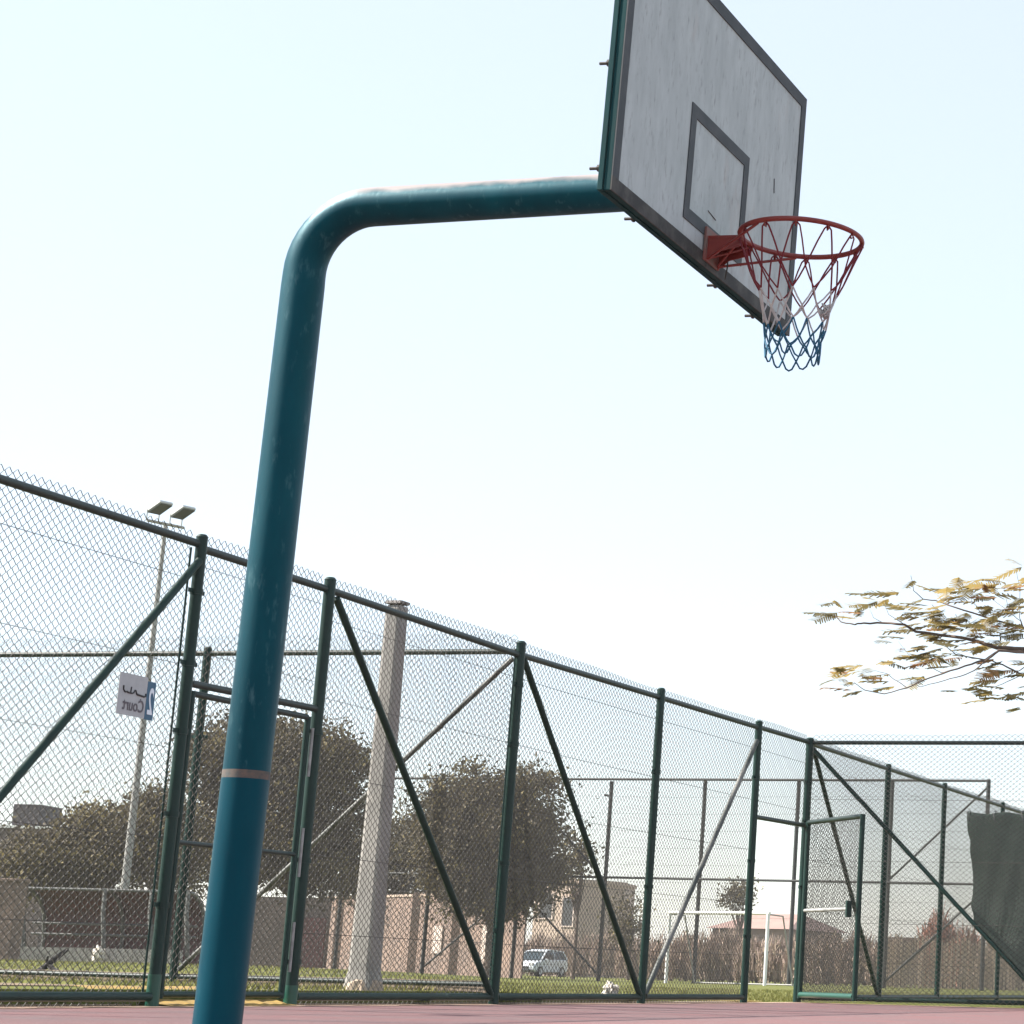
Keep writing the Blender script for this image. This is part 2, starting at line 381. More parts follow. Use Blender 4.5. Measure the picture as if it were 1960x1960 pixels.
def post(parent, t, s=0, r=.036, h=3.0, clamps=(), frame=None, m=None, sleeve=0, lean=0.0):
    f = frame or fp
    b = MB(); b.tube([f(t, s, -.02), f(t, s, h)], r, 14); b.tube([f(t, s, h), f(t, s, h+.018)], [r*1.08, r*.7], 14)
    o = b.build('post', m or MT['green'], parent)
    for z in clamps:
        c = MB(); c.tube([f(t, s, z-.018), f(t, s, z+.018)], r*1.13, 14)
        e = f(t, s, z); a = (f(t+1, s, z)-e)
        for sg in (-1, 1): c.box(e + a*sg*(r*1.2+.02), a*.022, (f(t, s+1, z)-e)*.004, Z*.014)
        c.build('clamp', MT['green'], o)
    if sleeve:
        c = MB(); c.tube([f(t, s, 0), f(t, s, sleeve)], r*1.12, 14); c.build('sleeve', MT['green_sleeve_lit'], o)
    return o
def bar(parent, name, a, c, r, m, seg=10):
    b = MB(); b.tube([a, c], r, seg); return b.build(name, m, parent)

# ------------------------------------------------------------------ main court fence
mf = thing('chain_link_fence', P0, 'tall dark green chain-link fence running away past the hoop, with slanting braces', 'fence')
POSTS = [(-3.0,.036,0,()), (0.0,.037,.2,(2.64,2.17,1.73,1.2,.63)), (1.579,.041,.14,(1.9,1.0,.3)), (4.632,.040,0,(2.65,2.14,1.15,.6)),
         (7.673,.039,0,(2.2,1.1)), (10.402,.040,0,(2.4,1.5,.7)), (12.106,.046,0,(2.5,2.05,1.3)), (15.2,.038,0,()), (17.89,.036,0,()), (21.2,.036,0,()), (24.2,.036,0,())]
for t, r, sl, cl in POSTS: post(mf, t, 0, r, 3.0, cl, sleeve=sl)
TR = .026
for a, c, za, zc in ((-5.8,-.03,2.955,2.955), (.06,1.55,2.93,2.93), (1.62,4.6,2.93,2.90), (4.67,10.37,2.905,2.945), (10.44,12.06,2.95,2.965), (12.15,24.2,2.955,2.955)):
    bar(mf, 'top_rail', fp(a, .012, za), fp(c, .012, zc), TR, MT['rail'])
for a, c in ((-5.8,-.04), (1.64,4.58), (4.68,7.62), (7.72,10.35), (12.16,24.2)):
    bar(mf, 'bottom_rail', fp(a, .0, .062), fp(c, .0, .062), .030, MT['green'])
bar(mf, 'gate_header', fp(.04, 0, 2.045), fp(1.54, 0, 2.065), .024, MT['rail'])
bar(mf, 'gate_header', fp(10.44, 0, 1.975), fp(12.06, 0, 2.0), .025, MT['rail'])
for a, za, c, zc in ((-.02,2.84,-2.7,.10), (1.66,2.88,4.55,.08), (4.68,2.87,7.60,.08), (10.34,2.79,7.72,.08), (12.2,2.9,15.12,.08)):
    bar(mf, 'brace', fp(a, -.012, za), fp(c, -.012, zc), .027, MT['brace_sunlit' if a > 10 and c < a else 'green'])
for z in (2.72, 2.16, 1.62, 1.05, .5):
    b = MB()
    for a, c in ((-5.8,-.05), (1.62,10.37), (12.15,24.2)):
        b.tube([fp(a, .034, z), fp((a+c)/2, .034, z-.012), fp(c, .034, z)], .0022, 4, False)
    if z > 2.1: b.tube([fp(.03, .034, z+.1), fp(1.56, .034, z+.1)], .0022, 4, False); b.tube([fp(10.42, .034, z), fp(12.1, .034, z)], .0022, 4, False)
    b.build('tension_wire', MT['wire'], mf)
for a, c, z0, z1 in ((-5.8,-.02,.0,3.045), (.04,1.55,2.03,3.03), (1.6,10.38,.0,3.02), (10.43,12.08,1.96,3.03), (12.13,24.0,.0,3.02)):
    chain('chain_link_mesh', fp(a, .03, 0), D, S, c-a, z0, z1, mf)
# tension bars beside end posts
for t in (-.075, 4.58, 12.16):
    bar(mf, 'stretcher_bar', fp(t, .022, .05), fp(t, .022, 2.92), .007, MT['green'], 6)

# gate leaf, closed, beside the pole
ga = thing('gate_leaf', fp(.08, 0, .04), 'closed tall narrow mesh gate behind the teal pole, hung between two fence posts', 'gate')
for t in (.085, 1.475): bar(ga, 'stile', fp(t, .01, .05), fp(t, .01, 2.0), .022, MT['green'])
bar(ga, 'top_bar', fp(.10, .01, 1.985), fp(1.46, .01, 1.995), .021, MT['rail'])
bar(ga, 'middle_bar', fp(.10, .01, 1.03), fp(1.46, .01, 1.035), .016, MT['rail'])
bar(ga, 'bottom_bar', fp(.10, .01, .075), fp(1.46, .01, .075), .021, MT['green'])
chain('chain_link_mesh', fp(.11, .03, 0), D, S, 1.34, .09, 1.97, ga)
for z in (.35, 1.0, 1.7):
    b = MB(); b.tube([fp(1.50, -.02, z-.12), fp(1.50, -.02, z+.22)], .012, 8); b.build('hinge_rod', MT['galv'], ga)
# gate leaf standing open at the far corner
gdir = Vector((math.cos(math.radians(59)), -math.sin(math.radians(59)), 0)); gn = Vector((-gdir.y, gdir.x, 0))
G0 = P5 - D*.02 + gdir*.06
def gp(t, s, z): return G0 + gdir*t + gn*s + Z*z
gb = thing('gate_leaf', G0, 'green mesh gate standing open beside the far corner post, with a pale middle bar', 'gate')
for t in (.03, 1.50): bar(gb, 'stile', gp(t, 0, .05), gp(t, 0, 2.05), .030, MT['green'])
bar(gb, 'top_bar', gp(.05, 0, 2.03), gp(1.48, 0, 2.03), .028, MT['rail'])
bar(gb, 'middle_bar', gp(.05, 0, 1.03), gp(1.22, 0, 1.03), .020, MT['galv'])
bar(gb, 'bottom_bar', gp(.05, 0, .09), gp(1.48, 0, .09), .034, MT['green_sleeve_lit'])  # sleeve green reused: sunlight on this bar painted as a brighter green
b = MB(); b.box(gp(1.24, 0, 1.03), gdir*.02, gn*.03, Z*.09); b.build('latch', MT['green'], gb, .004)
chain('chain_link_mesh', gp(.06, .03, 0), gdir, gn, 1.42, .10, 2.0, gb)

# cross fence to the right of the corner
X5 = Vector((D.y, -D.x, 0))
def cp(t, s, z): return P5 + X5*t + D*s + Z*z
cf = thing('chain_link_fence', P5 + X5*.06, 'far end chain-link fence running right from the corner post, carrying torn green cloth', 'fence')
for t in (2.95, 5.9): post(cf, t, 0, .036, 3.0, (2.2, 1.1), frame=cp)
bar(cf, 'top_rail', cp(.05, .0, 2.96), cp(5.9, .0, 2.965), .024, MT['rail'])
bar(cf, 'bottom_rail', cp(.05, .0, .06), cp(5.9, .0, .06), .028, MT['green'])
bar(cf, 'brace', cp(.07, -.012, 2.86), cp(2.9, -.012, .09), .026, MT['green'])
chain('chain_link_mesh', cp(.05, -.03, 0), X5, D, 5.8, .0, 3.05, cf, r=.0036)
b = MB()
for z in (2.3, 1.6, .9): b.tube([cp(.05, -.04, z), cp(5.9, -.04, z)], .0022, 4, False)
b.build('tension_wire', MT['wire'], cf)
# shade cloth
def tarp():
    b = MB(); rows = 46; cols = 60; b.sm = True
    edge = [(.1,2.9), (.5,2.5), (.94,2.035), (1.03,2.03), (1.12,1.985), (1.25,2.005), (1.45,2.0), (1.6,1.985), (1.73,1.96), (1.85,1.965), (1.95,1.925), (2.17,1.90)]
    def left(z):
        for (za, xa), (zb, xb) in zip(edge, edge[1:]):
            if za <= z <= zb: return lerp(xa, xb, (z-za)/(zb-za))
        return edge[-1][1]
    for i in range(rows+1):
        z = lerp(.12, 2.168, i/rows); x0 = left(z)
        for j in range(cols+1):
            x = lerp(x0, 5.75, (j/cols)**1.5)
            y = .045 + .012*math.sin(x*9+z*2) + .008*math.sin(x*23-z*5) + .01*math.sin(z*6+x*3)
            zz = z + (.012*math.sin(x*14) if i == rows else 0)
            b.v.append(tuple(cp(x, y, zz)))
    n = cols+1
    for i in range(rows):
        for j in range(cols): b.face((i*n+j, i*n+j+1, (i+1)*n+j+1, (i+1)*n+j))
    o = b.build('shade_cloth', MT['tarp']); so = o.modifiers.new('thick', 'SOLIDIFY'); so.thickness = .002
    return o
clo = tarp()
for x in (1.95, 2.25, 2.58, 2.9, 3.4, 3.9, 4.5, 5.2):
    tb_ = MB(); tb_.tube([cp(x, .05, 2.15), cp(x+.01, .0, 2.19), cp(x-.01, -.045, 2.17), cp(x+.02, -.05, 2.06)], .005, 5); tb_.build('tie', MT['ink'], clo)
tag(clo, 'dark green shade cloth with a ragged left edge hanging on the far end fence', 'shade cloth')

# side fence outside, to the left of post two
P2 = fp(4.632, 0, 0)
def bp_(t, s, z): return P2 - X5*t + D*s + Z*(z + (z_out(4.6, t) if z < .5 else .0))
bf = thing('chain_link_fence', P2 - X5*.1, 'outer chain-link fence seen through the nearer mesh, with a level dark top rail', 'fence')
for t in (2.953, 5.9, 8.8): post(bf, t, 0, .036, 2.97, (2.2,), frame=bp_)
bar(bf, 'top_rail', bp_(.05, 0, 2.93), bp_(8.8, 0, 2.93), .024, MT['rail'])
bar(bf, 'bottom_rail', bp_(.05, 0, .06), bp_(8.8, 0, .06), .02, MT['rail'])
bar(bf, 'brace', bp_(.06, -.01, 2.87), bp_(2.9, -.01, .12), .022, MT['brace_sunlit'])
chain('chain_link_mesh', bp_(.05, .03, 0)*1, -X5, D, 8.7, .1, 2.99, bf)

b = MB()
for i in range(12):
    a, c = bp_(.1+i*.73, .07, 0), bp_(.1+(i+1)*.73-.012, .07, 0); a2, c2 = a+D*.3, c+D*.3
    h = Z*(.085+.006*random.random()); m_ = -Z*.05
    b.quad(a+m_, c+m_, c+h, a+h); b.quad(a+h, c+h, c2+h, a2+h)
tag(b.build('kerb', MT['kerb']), kind='structure')
b = MB(); nx, ny = 24, 8
for j in range(ny+1):
    for i in range(nx+1):
        f_ = j/ny; b.v.append(tuple(fp(.06+1.48*i/nx, -.10+.75*f_, .008+.11*f_+(random.uniform(-.008,.008) if 0 < j < ny else 0))))
for j in range(ny):
    for i in range(nx): q = j*(nx+1)+i; b.face((q, q+1, q+nx+2, q+nx+1))
tag(b.build('dry_grass_slope', MT['drygold']), kind='structure')

# ------------------------------------------------------------------ court sign on the fence
def text_mesh(body, name, org, ax, ay, size, m, parent, bold=0.0, off=None):
    cu = bpy.data.curves.new(name, 'FONT'); cu.body = body; cu.size = size; cu.extrude = .0006; cu.offset = bold
    to = bpy.data.objects.new(name+'_tmp', cu); COL.objects.link(to)
    dg = bpy.context.evaluated_depsgraph_get(); me = bpy.data.meshes.new_from_object(to.evaluated_get(dg))
    bpy.data.objects.remove(to)
    w = wloc(parent); nz = ax.cross(ay)
    for v in me.vertices: v.co = org + ax*v.co.x + ay*v.co.y + nz*v.co.z - w
    me.materials.clear(); me.materials.append(m)
    o = bpy.data.objects.new(name, me); COL.objects.link(o); o.parent = parent; return o
SS = .012
sg = thing('court_sign', fp(-.48, SS, 1.765), 'small white and blue sign with mirrored lettering on the mesh fence', 'sign')
b = MB(); b.box(fp(-.527, SS, 1.895), D*.141, S*.002, Z*.129); b.build('panel', MT['signwhite'], sg)
b = MB(); b.box(fp(-.342, SS, 1.882), D*.043, S*.0025, Z*.120); b.build('number_panel', MT['signblue'], sg)
text_mesh('Court', 'lettering', fp(-.402, SS-.0045, 1.80), -D*.82, Z, .105, MT['ink2'], sg, .0015)
text_mesh('2', 'numeral', fp(-.312, SS-.0045, 1.80), -D*.62, Z*1.25, .185, MT['signdigit'], sg, .003)
b = MB()
def stroke(pts, r):
    b.tube([fp(-.66+x, SS-.004, 1.77+y) for x, y in pts], r, 5)
# mirrored Arabic word: meem, lam, ain, ba, reading from the left here
stroke([(.035,.175),(.037,.150),(.055,.137),(.075,.142),(.085,.137),(.125,.136)], .0055)
stroke([(.110,.136),(.114,.175)], .004)
stroke([(.125,.136),(.142,.142),(.150,.158),(.160,.158),(.168,.142),(.185,.135)], .0048)
stroke([(.170,.136),(.245,.130),(.262,.134),(.264,.15)], .0062)
stroke([(.215,.108),(.2155,.1075)], .006)
b.build('arabic_word', MT['ink'], sg)

# ------------------------------------------------------------------ basketball hoop
AZ, TILT = .206837, .019615
W_ = Vector((math.sin(AZ), math.cos(AZ), 0)); NH = Vector((math.cos(AZ), -math.sin(AZ), 0))
UB = Z*math.cos(TILT) + NH*math.sin(TILT); NB = NH*math.cos(TILT) - Z*math.sin(TILT)
BC = Vector((-1.561171, 8.258727, 3.419501))
def bd(w, u, n=0): return BC + W_*w + UB*u + NB*n
base = BC - NH*1.755; base.z = 0
hoop = thing('basketball_hoop', base, 'teal gooseneck basketball hoop with weathered backboard, red rim and tricolour net', 'basketball hoop')
lean = NH*.052
def axis(z): return base + lean*(z/3.22) + Z*z
ZA = 3.215; RB = .27
bend = axis(ZA-RB) + NH*RB
pts = []; rr = []
zb0, zb1 = .955, .988
low = MB(); low.tube([axis(0), axis(.3), axis(.7), axis(zb0+.002)], .0868, 32); low.build('pole_base', MT['teal_low'], hoop)
bn = MB(); bn.tube([axis(zb0), axis(zb1)], .0862, 32); bn.build('bare_band', MT['band'], hoop)
for z in (zb1-.002, 1.4, 1.9, 2.3, 2.6, ZA-RB-.05): pts.append(axis(z)); rr.append(.0855 - .004*(z-1)/2)
for k in range(0, 13):
    a = math.pi/2*k/12
    pts.append(bend - NH*(RB*math.cos(a)) + Z*(RB*math.sin(a))); rr.append(lerp(.0805, .077, k/12))
endp = bd(0, 0, -.062); endp.z = ZA + .012
e0 = pts[-1]
for k in (1, 2, 3, 4, 5, 6): pts.append(e0.lerp(endp, k/6)); rr.append(lerp(.077, .074, k/6))
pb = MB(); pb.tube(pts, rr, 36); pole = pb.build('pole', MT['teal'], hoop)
fl = MB(); fl.tube([base+Z*.0, base+Z*.02], .17, 28)
flo = fl.build('base_plate', MT['teal_low'], hoop)
for k in range(6):
    a = k*math.pi/3; q = base + Vector((math.cos(a)*.13, math.sin(a)*.13, 0)); bb = MB(); bb.tube([q+Z*.02, q+Z*.05], .012, 6); bb.build('anchor_bolt', MT['steel'], flo)
# mounting plate behind the board
b = MB(); b.box(bd(0, -.2, -.056), W_*.22, UB*.22, NB*.006); b.build('mounting_plate', MT['teal_edge'], hoop, .003)
HW, HH = .9, .525
panel = MB(); panel.box(bd(0, 0, -.011), W_*(HW-.012), UB*(HH-.012), NB*.010); board = panel.build('backboard', MT['board'], hoop)
fr = MB()   # two-lipped steel edge frame
for n0, n1, q in ((-.050,-.030,0), (-.028,-.002,.004)):
    nm, hn = (n0+n1)/2, (n1-n0)/2
    for sg_ in (-1, 1):
        fr.box(bd(sg_*(HW-.009+q*0), 0, nm), W_*(.010-q), UB*(HH), NB*hn)
        fr.box(bd(0, sg_*(HH-.009), nm), W_*(HW-.02), UB*(.010-q), NB*hn)
fr.build('edge_frame', MT['teal_edge'], board, .002)
for w in (-.45, 0, .45): 
    q = MB(); q.box(bd(w, 0, -.038), W_*.02, UB*(HH-.03), NB*.012); q.build('rear_rib', MT['under'], board)
BW = .052
bl = MB()
bl.box(bd(0, HH-BW/2, .001), W_*HW, UB*(BW/2), NB*.0024)
for sg_ in (-1, 1): bl.box(bd(sg_*(HW-BW/2), 0, .001), W_*(BW/2), UB*(HH-BW), NB*.0024)
bl.build('border_line', MT['border'], board)
bl = MB(); bl.box(bd(0, -HH+BW/2, .001), W_*HW, UB*(BW/2), NB*.0024); bl.build('border_line', MT['border_worn'], board)
# target square
sq = MB(); x0, x1, y0, y1, lw = -.279, .316, -.408, .042, .048
sq.box(bd((x0+x1)/2, y1-lw/2, .001), W_*((x1-x0)/2), UB*(lw/2), NB*.0022)
sq.box(bd((x0+x1)/2, y0+lw/2, .001), W_*((x1-x0)/2), UB*(lw/2), NB*.0022)
for xx in (x0+lw/2, x1-lw/2): sq.box(bd(xx, (y0+y1)/2, .001), W_*(lw/2), UB*((y1-y0)/2-lw), NB*.0022)
sq.build('target_square', MT['border'], board)
for w, u in ((-.88,-.055), (-.88,-.44), (-.88,.38), (.88,-.055), (.88,.38), (-.571,-.515), (.218,-.515), (.63,-.515), (-.571,.515), (.5,.515)):
    q = MB(); q.tube([bd(w, u, -.045), bd(w, u, -.092)], .006, 8); q.tube([bd(w, u, -.055), bd(w, u, -.063)], .013, 6); q.build('bolt', MT['steel'], board)
for (w0, u0, w1, u1) in ((.60,.06,.61,.0), (-.05,-.305,.03,-.316)):
    sc = MB(); sc.tube([bd(w0, u0, .0005), bd(w1, u1, .0005)], .0018, 4); sc.build('scratch', MT['ink'], board)

# rim
RC = bd(0, -HH+.118, .362); RR = .229
def rimp(a, r=RR, dz=0): return RC + NB*(r*math.cos(a)) + W_*(r*math.sin(a)) + UB*dz
ring = MB(); ring.tube([rimp(2*math.pi*k/64) for k in range(64)], .0098, 10, closed=True)
rim = ring.build('rim', MT['red'], hoop)
b = MB(); b.box(bd(0, -HH+.085, .008), W_*.075, UB*.065, NB*.005); b.build('bracket_plate', MT['red_pale'], rim, .002)
b = MB(); b.box(bd(0, -HH+.112, .075), W_*.06, UB*.005, NB*.064)
for sg_ in (-1, 1): b.prism([bd(sg_*.058, -HH+.115, .012), bd(sg_*.058, -HH+.115, .142), bd(sg_*.058, -HH+.075, .142), bd(sg_*.058, -HH+.055, .055), bd(sg_*.058, -HH+.02, .012)], W_*.005)
b.build('bracket', MT['red'], rim)
for sg_ in (-1, 1):
    q = MB(); q.tube([bd(sg_*.05, -HH+.028, .014), rimp(math.pi - sg_*1.12 if False else math.pi + sg_*-1.15, RR, -.008)], .0055, 6)
    q.tube([bd(sg_*.05, -HH+.03, .014), bd(-sg_*.045, -HH+.10, .135)], .005, 6); q.build('brace_rod', MT['red'], rim)
q = MB(); q.tube([bd(.06, -HH+.07, .05), bd(.062, -HH+.03, .05), bd(.06, -HH-.02, .045)], .003, 5); q.build('loose_wire', MT['steel'], rim)
NHK = 12
for k in range(NHK):
    a = 2*math.pi*(k+.5)/NHK
    q = MB(); q.tube([rimp(a, RR+.004, -.008), rimp(a, RR+.006, -.024), rimp(a, RR-.004, -.026), rimp(a, RR-.006, -.012)], .0032, 5); q.build('hook', MT['red'], rim)
# net: paired cords from every hook, crossing as they go down, three colour bands
ROWS = [(0.0,.229), (.30,.178), (.47,.146), (.60,.126), (.73,.113), (.86,.104), (.955,.103)]
HN = .445
jit = {}
def knot(j, m):
    key = (j, m % (2*NHK))
    if key not in jit: jit[key] = (random.uniform(-.06,.06), random.uniform(-.009,.006), random.uniform(-.014,.014))
    ja, jr, jz = jit[key] if 0 < j else (0, 0, 0)
    t, r = ROWS[j]; a = 2*math.pi*(m/2+.5)/NHK + ja*(1 if j else 0)
    sway = NH*(-.008*t*t) + Vector((0,0,0))
    return RC + NB*((r+jr)*math.cos(a)) + W_*((r+jr)*math.sin(a)) - Z*(HN*t + jz + .02) + sway
net_m = {'red': MB(), 'white': MB(), 'blue': MB()}
def band(j): return 'red' if j < 2 else ('white' if j < 4 else 'blue')
for k in range(NHK):
    for dirn in (1, -1):
        m = 2*k
        for j in range(len(ROWS)-1):
            a_, c2 = knot(j, m), knot(j+1, m+dirn)
            if j == 0:    # long narrow loop: cord drops beside the hook first
                a_ = a_ + (c2-a_)*.0
                side = (W_*math.cos(2*math.pi*(k+.5)/NHK) - NB*math.sin(2*math.pi*(k+.5)/NHK))*dirn
                midp = a_.lerp(c2, .4) + side*.004
                top = a_ + Z*.012
                net_m['red'].tube([top, a_ + side*.014 - Z*.004, a_.lerp(c2, .35) + side*.010, c2], .0033, 6)
            else:
                bow = (a_+c2)/2 - Z*.004
                net_m[band(j)].tube([a_, bow, c2], .0033, 6)
            m += dirn
    # bottom loop joins two neighbouring cords
J = len(ROWS)-1
for k in range(NHK):
    p, q = knot(J, 2*k), knot(J, 2*k+2)
    c3 = (p+q)/2 - Z*.038
    net_m['blue'].tube([p, p.lerp(c3, .55)-Z*.010, c3, q.lerp(c3, .55)-Z*.010, q], .0036, 6)
net = net_m['red'].build('net', MT['cord_red'], hoop)
net_m['white'].build('white_band', MT['cord_white'], net); net_m['blue'].build('blue_band', MT['cord_blue'], net)
tw = MB(); kc = RC + NB*.12 - W_*.03 - Z*.30
prev = []
for i in range(40):
    prev.append(kc + Vector((random.uniform(-.016,.016), random.uniform(-.016,.016), random.uniform(-.03,.03))))
tw.tube(prev, .004, 5); tw.build('tangled_cord', MT['cord_white'], net)

# ------------------------------------------------------------------ concrete lamp column outside the fence
cb = at(695, 1890, 18.0); cb.z = z_out(3, 1.6); ctop = 3.12
col_ = thing('concrete_column', cb, 'rough tapering grey concrete column rising just behind the mesh, right of the pole', 'column')
dx, dy = D*1.0, S*1.0
def cring(z, h): return [cb + (dx*i + dy*j)*h + Z*(z-cb.z) for i, j in ((-1,-1),(1,-1),(1,1),(-1,1))]
prof = [(-.05,.135), (.12,.118), (.25,.098), (1.0,.088), (2.0,.079), (ctop,.071)]
b = MB(); n0 = 0
for z, h in prof: b.v += [tuple(p) for p in cring(z, h)]
for i in range(len(prof)-1):
    for k in range(4): b.face((i*4+k, i*4+(k+1) % 4, (i+1)*4+(k+1) % 4, (i+1)*4+k))
b.face([len(prof)*4-4+k for k in range(4)]); b.build('shaft', MT['conc'], col_, .03)
b = MB(); b.box(cb + Z*(ctop+.02-cb.z), dx*.071, dy*.071, Z*.014 + dx*.01); b.build('cap', MT['capstone'], col_, .006)
b = MB(); nn_ = 14
ring0 = [cb + Vector((math.cos(a), math.sin(a), 0))*(.15+.04*random.random()) - Z*.03 for a in [2*math.pi*k/nn_ for k in range(nn_)]]
ring1 = [cb + Vector((math.cos(a), math.sin(a), 0))*(.125+.025*random.random()) + Z*(.05+.04*random.random()) for a in [2*math.pi*k/nn_ for k in range(nn_)]]
b.v += [tuple(p) for p in ring0+ring1] + [tuple(cb+Z*.13)]
for k in range(nn_): b.face((k, (k+1) % nn_, nn_+(k+1) % nn_, nn_+k)); b.face((nn_+k, nn_+(k+1) % nn_, 2*nn_))
b.build('footing', MT['kerb'], col_)

# ------------------------------------------------------------------ loose things near the fence
def crumple(name, c, r, m, label, cat, sq=(1,1,1)):
    bm = bmesh.new(); bmesh.ops.create_icosphere(bm, subdivisions=3, radius=1)
    for v in bm.verts:
        k = .7 + .5*abs(math.sin(v.co.x*5.1+v.co.y*3.3)*math.cos(v.co.z*4.7+v.co.x*2)) + random.uniform(-.08,.08)
        v.co = Vector((v.co.x*r*sq[0]*k, v.co.y*r*sq[1]*k, max(-.6, v.co.z)*r*sq[2]*k))
    me = bpy.data.meshes.new(name); bm.to_mesh(me); bm.free(); me.materials.append(m)
    o = bpy.data.objects.new(name, me); COL.objects.link(o); o.location = c; return tag(o, label, cat)
pb_ = at(1203, 1908, 22.3); pb_ = fp(7.45, .22, z_out(7.5,.2)+.07)
crumple('plastic_bag', pb_, .085, MT['rag'], 'crumpled dirty white plastic bag caught at the foot of a fence post', 'plastic bag', (.9,.9,1.1))
db = MB(); o1 = at(60, 1869, 20.6); o1.z = z_out(2, 5)+.02
a1 = at(128, 1818, 20.9)
db.tube([o1, o1.lerp(a1, .5)+Vector((.02,0,.015)), a1], [.03,.028,.018], 7)
db.tube([o1.lerp(a1, .45), at(118, 1866, 20.6)], [.024,.02], 7); db.tube([o1.lerp(a1, .4), at(92, 1830, 20.7)], [.015,.008], 6)
db.tube([o1+Vector((-.2,0,-.0)), o1, o1+Vector((.22,.05,.0))], [.02,.03,.02], 7)
tag(db.build('dead_branch', MT['branch']), 'dark dead branch lying on the grass at the left, before the dugout', 'branch')

# ------------------------------------------------------------------ dugout and low wall
YD = 60.0
def gl(u, Y): q = at(u, 1850, Y); q.z = zg(q.x, q.y); return q
lw0, lw1 = gl(-60, YD), gl(345, YD)
lwall = MB(); mid = (lw0+lw1)/2; hx = (lw1-lw0)/2
for k in range(9):
    a = lw0.lerp(lw1, k/9); c = lw0.lerp(lw1, (k+1)/9)
    lwall.box((a+c)/2+Z*.17, (c-a)*.492, Vector((0,.1,0)), Z*(.19+.01*random.random()))
tag(lwall.build('low_wall', MT['conc']), 'low grey block wall along the grass in front of the dugout', 'wall')
crumple('plastic_bag', gl(186, YD-.35)+Z*.2, .2, MT['rag'], 'small white plastic bag against the low grey wall', 'plastic bag', (.8,.6,1.3))
d0, d1 = gl(32, YD+.9), gl(352, YD+.9)
dug = thing('dugout_shelter', (d0+d1)/2, 'maroon team dugout with curved grey ribs standing behind the low wall', 'shelter')
def dprof(q):
    """curved section: back wall bending into a short roof"""
    return [(1.25,.0), (1.3,.6), (1.15,1.25), (.8,1.64), (.3,1.84), (-.15,1.88)]
n = 14; b = MB()
pr = dprof(0)
for i, (yy, zz) in enumerate(pr):
    b.v += [tuple(d0+Vector((0,yy,zz))), tuple(d1+Vector((0,yy,zz)))]
for i in range(len(pr)-1): b.face((2*i, 2*i+1, 2*i+3, 2*i+2))
po = b.build('back_panel', MT['maroon'], dug); sm = po.modifiers.new('thick','SOLIDIFY'); sm.thickness = .03
for u in (36, 190, 280, 350):
    q0 = gl(u, YD+.9); r_ = MB()
    r_.tube([q0+Vector((0,y-.06,z)) for y, z in pr], .05, 6); r_.tube([q0+Vector((0,-.15,1.86)), q0+Vector((.05,-.25,1.3)), q0+Vector((.12,-.2,.6)), q0+Vector((.14,-.1,0))], .06, 6)
    r_.build('rib', MT['rib'], dug)
for z in (1.0, .72): bar(dug, 'seat_rail', d0+Vector((0,.6,z)), d1+Vector((0,.6,z)), .035, MT['rib'])
bar(dug, 'roof_edge', d0+Vector((0,-.15,1.88)), d1+Vector((0,-.15,1.88)), .04, MT['rib'])
# pale pillar at the left edge
b = MB(); q = gl(-18, 57); b.box(q+Z*.95, Vector((.55,0,0)), Vector((0,.3,0)), Z*.95); b.box(q+Z*1.94, Vector((.6,0,0)), Vector((0,.35,0)), Z*.04)
tag(b.build('wall_pillar', MT['pink'], None, .02), 'pinkish rendered wall pillar at the left edge beside the dugout', 'pillar')

# ------------------------------------------------------------------ floodlight mast
YF = 64.0
fb = gl(222, YF+2); ftop = at(317, 1003, YF+2)
fm = thing('floodlight_mast', fb, 'slender grey floodlight mast with two lamp heads above the left fence', 'floodlight')
b = MB(); b.tube([fb, fb.lerp(ftop, .5), ftop], [.13,.09,.06], 10); b.build('mast', MT['pole_grey'], fm)
bd_ = Vector((.53,.85,0)).normalized()
b = MB(); b.tube([ftop-bd_*.62, ftop+bd_*.62], .045, 8); b.build('crossbar', MT['pole_grey'], fm)
for off in (-.45, .33):
    c = ftop + bd_*off + Z*.12
    L_ = Vector((.56,-.10,.40)).normalized(); wv = bd_; nv = L_.cross(wv).normalized()
    if nv.y > 0: nv = -nv
    hc = c + L_*.26 + Z*.10
    h = MB(); h.box(hc - nv*.07, wv*.22, L_*.26, nv*.05); ho = h.build('lamp_head', MT['lampgrey'], fm, .02)
    h = MB(); h.box(hc + nv*.012, wv*.20, L_*.235, nv*.006); h.build('lens', MT['lampglass'], ho)
    for k in (-.2, .2):
        h = MB(); h.tube([c+wv*k-Z*.12, c+wv*k+Z*.2], .02, 5); h.build('yoke_arm', MT['lampgrey'], ho)

# ------------------------------------------------------------------ far sports fence and goal
YG = 80
farf = thing('ball_stop_fence', gl(1300, 86), 'very tall thin ball-stop fence at the far side of the pitch, behind the goal', 'fence')
def yfar(u): return 88 - (u-640)/1254*8
us = [640, 808, 980, 1147, 1329, 1511, 1693, 1880]
def fq(u, h): q = gl(u, yfar(u)); return q + Z*h
HT, HM = at(1300, 1497, yfar(1300)).z, at(1300, 1687, yfar(1300)).z
for u in us:
    b = MB(); b.tube([fq(u, -.05), fq(u, HT+.05)], .075, 8); b.build('post', MT['far_rail'], farf)
for h in (HT, HM): bar(farf, 'rail', fq(640, h), fq(1880, h), .05, MT['far_rail'], 6)
for (u0, h0, u1, h1) in ((980,HM-.3,808,.2), (980,HM-.3,1147,.2), (980,HT-.3,1147,HM), (1880,HT-.2,1693,HM+.1), (1880,HM-.2,1693,.2), (1693,0.2,1800,2.0)):
    bar(farf, 'brace', fq(u0, h0), fq(u1, h1), .04, MT['far_rail'], 6)
b = MB()
for k in range(12):
    h = .5+k*.62
    b.tube([fq(640, h), fq(1260, h-.02), fq(1880, h)], .004, 4, False)
